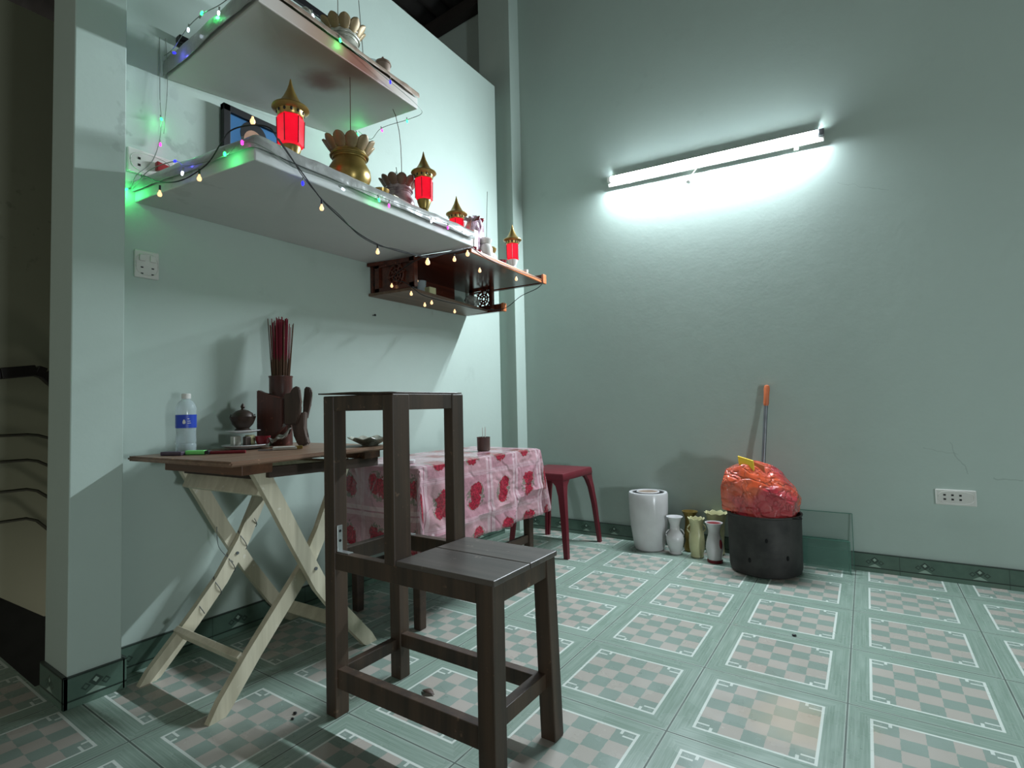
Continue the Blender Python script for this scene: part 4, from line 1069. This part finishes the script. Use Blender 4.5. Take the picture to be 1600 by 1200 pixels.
obj('top_rail', B().box(cx0+.046, bx1-.036, cy1-.030, cy1-.002, zt-.044, zt, bev), 'chair', ch)
obj('top_rail', B().box(cx0+.004, cx0+.032, cy0+.046, cy1-.042, zt-.044, zt, bev), 'chair', ch)
obj('top_rail', B().box(bx1-.030, bx1-.002, cy0+.058, cy1-.052, zt-.044, zt, bev), 'chair', ch)
obj('apron', B().box(cx0+.046, cx1-.050, cy0+.002, cy0+.030, zs-.062, zs-.014, bev), 'chair', ch)
obj('apron', B().box(cx0+.046, cx1-.045, cy1-.030, cy1-.002, zs-.062, zs-.014, bev), 'chair', ch)
obj('apron', B().box(cx0+.004, cx0+.030, cy0+.046, cy1-.042, zs-.062, zs-.014, bev), 'chair', ch)
obj('apron', B().box(cx1-.030, cx1-.002, cy0+.048, cy1-.045, zs-.062, zs-.014, bev), 'chair', ch)
ym = (cy0+cy1)/2 + .01
for y0_, y1_ in ((cy0-.002, ym-.001), (ym+.001, cy1+.002)):
    obj('seat_board', B().box(bx1+.001, cx1+.006, y0_, y1_, zs-.014, zs, .0025), 'chair_seat', ch, label='worn grey brown seat board')
obj('stretcher', B().box(cx0+.040, cx1-.048, cy0+.006, cy0+.034, .082, .136, bev), 'chair', ch)
obj('stretcher', B().box(cx0+.040, cx1-.030, cy1-.036, cy1-.008, .104, .146, bev), 'chair', ch)
obj('stretcher', B().box(cx0+.008, cx0+.034, cy0+.044, cy1-.040, .090, .126, bev), 'chair', ch)
obj('stretcher', B().box(cx1-.036, cx1-.008, cy0+.046, cy1-.040, .128, .168, bev), 'chair', ch)
def bracket(x, y, par):
    b_ = B().box(x, x+.003, y-.009, y+.009, zs-.014, zs+.062, .0008).box(x, x+.05, y-.009, y+.009, zs-.014, zs-.011, .0008)
    br_ = obj('angle_bracket', b_, 'chrome', par, label='bright metal angle bracket')
    h = B()
    for z in (.018, .046): h.tube([(x+.0028, y, zs+z), (x+.0042, y, zs+z)], .004, 10)
    obj('screw', h, 'black', br_)
bracket(cx0+.047, cy0+.018, P1); bracket(cx0+.047, cy1-.020, P2)
sheet = B().grid(lambda u, v: (cx0-.006+(bx1-cx0-.0)*u, cy0-.012+(cy1-cy0+.012)*v, zt+.003+.006*math.sin(math.pi*u)**2*(1-v)*.5+.004*(1-u)*(1-u)), 12, 10)
tag(obj('thin_board', sheet, 'chair', smooth=True, solid=.004, at=(-.7, -.69, zt)), 'thin dark warped board lying on the open box back of the chair', 'board')

# ------------------------------------------------------------------ pieces along the back wall
hc = (-.640, 1.300)
hm = thing('humidifier', 'white glossy cylinder with recessed top left of the vases', 'humidifier', (hc[0], hc[1], 0))
sgm = 48
obj('body', B().lathe((hc[0], hc[1], 0), [(.078, 0), (.086, .006), (.092, .03), (.108, .14), (.114, .24), (.116, .330), (.112, .340), (.096, .341), (.092, .325)], sgm), 'white_gloss', hm, True)
obj('vent', B().lathe((hc[0], hc[1], .326), [(.091, 0), (.091, .011), (.0, .011)], sgm), 'black', hm, True, label='dark recessed vent')
obj('ring', B().tube([(hc[0]+.064*math.cos(2*math.pi*k/40), hc[1]+.064*math.sin(2*math.pi*k/40), .341) for k in range(41)], .0045, 8, False), 'white_gloss', hm, True)
obj('centre_disc', B().lathe((hc[0], hc[1], .337), [(.060, 0), (.060, .004)], sgm, closed_top=True), 'brown_cloth', hm, True)
def vase(c, prof, label, mat, group=None, fn=None, extra=None, s=36):
    t = thing('flower_vase', label, 'vase', (c[0], c[1], 0), group)
    inner = [(max(r_-.005, .004), z) for r_, z in prof[::-1][:4]]
    obj('body', B().lathe((c[0], c[1], 0), prof+inner, s, fn, closed_top=True), mat, t, True)
    if extra: extra(t, c)
    return t
def scal(n, first, amp=.06):
    return lambda i, a_, r_, z: (r_*(1+amp*math.cos(n*a_)), z+.004*math.cos(n*a_)) if i in first else (r_, z)
def handles(mat, zc=.15, r_=.03):
    def f(t, c):
        for s_ in (-1, 1):
            P_ = [(c[0]+s_*(r_+.018*math.sin(math.pi*k/8))*.83, c[1]+s_*(r_+.018*math.sin(math.pi*k/8))*.557, zc-.025+.05*k/8) for k in range(9)]
            obj('handle', B().tube(P_, .004, 8), mat, t, True)
    return f
vase((-.475, 1.268), [(.030, 0), (.036, .006), (.032, .016), (.040, .035), (.048, .065), (.050, .09), (.042, .115), (.028, .135), (.026, .165), (.036, .200), (.047, .214)], 'white marbled vase with round white mouth beside the white cylinder', 'white_gloss', extra=handles('white_gloss', .115, .034))
vase((-.350, 1.262), [(.030, 0), (.036, .006), (.034, .02), (.041, .05), (.043, .09), (.040, .13), (.034, .165), (.038, .200), (.046, .218)], 'front cream yellow vase with frilled rim between white and red vases', 'cream', fn=scal(10, (8, 9)), extra=handles('cream', .16, .034))
def redbits(t, c):
    obj('foot', B().lathe((c[0], c[1], 0), [(.040, 0), (.041, .012), (.035, .016)], 32, closed_top=True), 'redglaze', t, True, label='dark red foot')
    obj('mouth', B().lathe((c[0], c[1], .200), [(.036, 0), (.039, .010)], 32, closed_top=True), 'redglaze', t, True, label='dark red inside of the mouth')
    b_ = B().ball((c[0]+.036, c[1]-.016, .10), .018, 2, .5, .8, 1.6); obj('painted_flower', b_, 'redglaze', t, True)
vase((-.243, 1.215), [(.034, 0), (.036, .014), (.040, .04), (.046, .075), (.042, .11), (.031, .15), (.030, .17), (.038, .198), (.046, .214)], 'grey white vase with dark red mouth and foot next to the pot', 'white_gloss', extra=redbits)
vase((-.415, 1.372), [(.035, 0), (.04, .02), (.030, .06), (.036, .11), (.030, .15), (.028, .19), (.036, .215), (.046, .232)], 'shiny brass vase standing behind the white and cream vases', 'brass')
vase((-.265, 1.370), [(.034, 0), (.04, .01), (.036, .06), (.042, .12), (.046, .18), (.054, .225), (.062, .238)], 'tall cream vase with frilled rim behind the red mouthed vase', 'cream', fn=scal(9, (5, 6, 7), .07))
# pot
pc3 = (.012, 1.198)
pt = thing('metal_pot', 'big blackened metal pot standing on the floor by the back wall', 'pot', (pc3[0], pc3[1], 0))
obj('body', B().lathe((pc3[0], pc3[1], 0), [(.150, 0), (.166, .008), (.172, .03), (.173, .15), (.175, .290), (.180, .296), (.179, .302), (.171, .300), (.168, .26), (.160, .03)], 56, fn=lambda i, a_, r_, z: (r_*(1+.008*math.sin(3*a_)), z), closed_top=True), 'pot', pt, True)
dn = B()
for u, z in ((.05, .19), (-.42, .085), (.62, .105)):
    q = math.atan2(-1.82-pc3[1], .48-pc3[0]) + u
    dn.ball((pc3[0]+.171*math.cos(q), pc3[1]+.171*math.sin(q), z), .013, 2, .6, .6, 1)
obj('vent_hole', dn, 'pothole', pt, True)
q = math.atan2(.0, 1)-.45
hp = [(pc3[0]+(.172+.030*math.sin(math.pi*k/8))*math.cos(q+(k-4)*.045), pc3[1]+(.172+.030*math.sin(math.pi*k/8))*math.sin(q+(k-4)*.045), .296) for k in range(9)]
obj('handle', B().tube(hp, .003, 6), 'pothole', pt, True)
# bag with its contents
BR = random.Random(5)
BP = []
for i in range(34):
    z_ = BR.uniform(-.2, 1); q_ = BR.uniform(0, 2*math.pi); rr_ = math.sqrt(1-z_*z_)
    BP.append((Vector((rr_*math.cos(q_), rr_*math.sin(q_), z_)), BR.uniform(.80, 1.0)))
bg_ = B(); o_ = bmesh.ops.create_icosphere(bg_.bm, subdivisions=6, radius=1)
for v in o_['verts']:
    c = v.co.copy()
    k = min([1.12] + [d_/max(n_.dot(c), .02) for n_, d_ in BP])
    k += -.05*abs(nz(c.x+4, c.y, c.z, 3.0)) + .03 + .018*nz(c.x, c.y, c.z, 8)
    zz = c.z
    rx = .200 if zz < .25 else .200-.040*((zz-.25)/.75)
    sq = (abs(c.x)**2.8+abs(c.y)**2.8+abs(zz)**2.8)**(-1/2.8)
    x = max(-.178, c.x*rx*k*(.35+.65*sq)); y = c.y*.165*k*(.35+.65*sq)
    z = .345 + (zz*.226*k*(.45+.55*sq)*(1-.14*max(0, c.x)) if zz > 0 else zz*.10)
    if z < .31:
        rxy = math.hypot(x, y)
        if rxy > .158: x *= .158/rxy; y *= .158/rxy
    v.co = (pc3[0]+x-.005, pc3[1]+y, z)
bag = tag(obj('plastic_bag', bg_, 'bag', smooth=True, auto=38, at=(pc3[0], pc3[1], .29)), 'stuffed shiny red orange plastic bag bulging out of the metal pot', 'bag')
tag(obj('yellow_card', B().hexa([(-.065, 1.10, .40), (.0, 1.085, .40), (.005, 1.105, .40), (-.060, 1.12, .40), (-.088, 1.115, .592), (-.012, 1.10, .572), (-.010, 1.112, .572), (-.086, 1.127, .592)], .002), 'yellow', at=(-.06, 1.11, .4)), 'yellow card poking out of the top of the bag', 'card')
tag(obj('yellow_card', B().hexa([(-.02, 1.12, .42), (.045, 1.12, .42), (.045, 1.135, .42), (-.02, 1.135, .42), (-.045, 1.125, .578), (.035, 1.13, .545), (.035, 1.14, .545), (-.045, 1.135, .578)], .002), 'orange', at=(0, 1.12, .42)), 'orange card tip beside the yellow card in the bag', 'card')
bm_ = thing('broom_handle', 'grey broom handle with orange grip leaning on the back wall from the pot', 'broom', (0, 1.30, .31))
b0, b1 = Vector((-.014, 1.322, .33)), Vector((.024, 1.408, .962))
dd = (b1-b0)
obj('pole', B().tube([b0, b0+dd*.84], .0105, 14), 'grey_metal', bm_, True)
obj('grip', B().tube([b0+dd*.82, b0+dd*.84, b0+dd*.90, b0+dd*.97, b0+dd*.995, b1], [.0115, .0145, .0135, .0155, .013, .006], 14), 'orange', bm_, True, label='orange plastic grip')
# glass panes leaning on the wall
def pane(x0, x1, yb, yt, z1, mat, label, z0=.001):
    t = thing('glass_sheet', label, 'glass pane', ((x0+x1)/2, yb, z0))
    obj('pane', B().hexa([(x0, yb, z0), (x1, yb, z0), (x1, yb+.005, z0), (x0, yb+.005, z0), (x0, yt, z1), (x1, yt, z1), (x1, yt+.005, z1), (x0, yt+.005, z1)]), mat, t)
    e = B().beam((x1, yb+.0025, z0), (x1, yt+.0025, z1), (0, 1, 0), .003, .0055, 0).beam((x0, yt+.0025, z1), (x1, yt+.0025, z1), (0, 1, 0), .003, .0055, 0)
    obj('cut_edge', e, 'glassedge', t)
pane(.155, .382, 1.315, 1.345, .155, 'glass', 'low greenish glass pane leaning right of the pot')
pane(.10, .372, 1.372, 1.396, .150, 'glass', 'low glass pane standing behind the front greenish one')
pane(-.05, .395, 1.398, 1.416, .285, 'glassclear', 'taller clear glass pane standing behind the pot')
# crumbs
for i, (x, y, r_) in enumerate(((-.930, -.885, .005), (-.912, -.905, .004), (.222, .41, .006))):
    tag(obj('crumb', B().ball((x, y, r_*.6), r_, 2, 1.4, 1, .6), 'black', smooth=True, at=(x, y, 0)), ('black crumb on the floor tile under the folding table', 'smaller black crumb beside the other under the folding table', 'lone black crumb on the open floor')[i], 'crumb')
lf = B()
lf.grid(lambda u, v: (-.70+.05*u, -.60+.012*(v-.5)*math.sin(math.pi*min(max(u, .03), .97))*2, .003+.006*math.sin(math.pi*u)), 8, 2)
tag(obj('dry_leaf', lf, 'carving', smooth=True, solid=.0008, at=(-.68, -.60, 0)), 'dry dark leaf scrap on the floor behind the chair', 'leaf')
# nails on the left wall
for i, (y, z) in enumerate(((.04, 1.52), (.045, 1.365))):
    tag(obj('nail', B().tube([(XL, y, z), (XL+.02, y, z)], .002, 6).tube([(XL+.018, y, z), (XL+.021, y, z)], .006, 8), 'black', at=(XL, y, z)), ('nail in the left wall beside the altar cabinet', 'lower nail in the left wall under the altar cabinet')[i], 'nail')
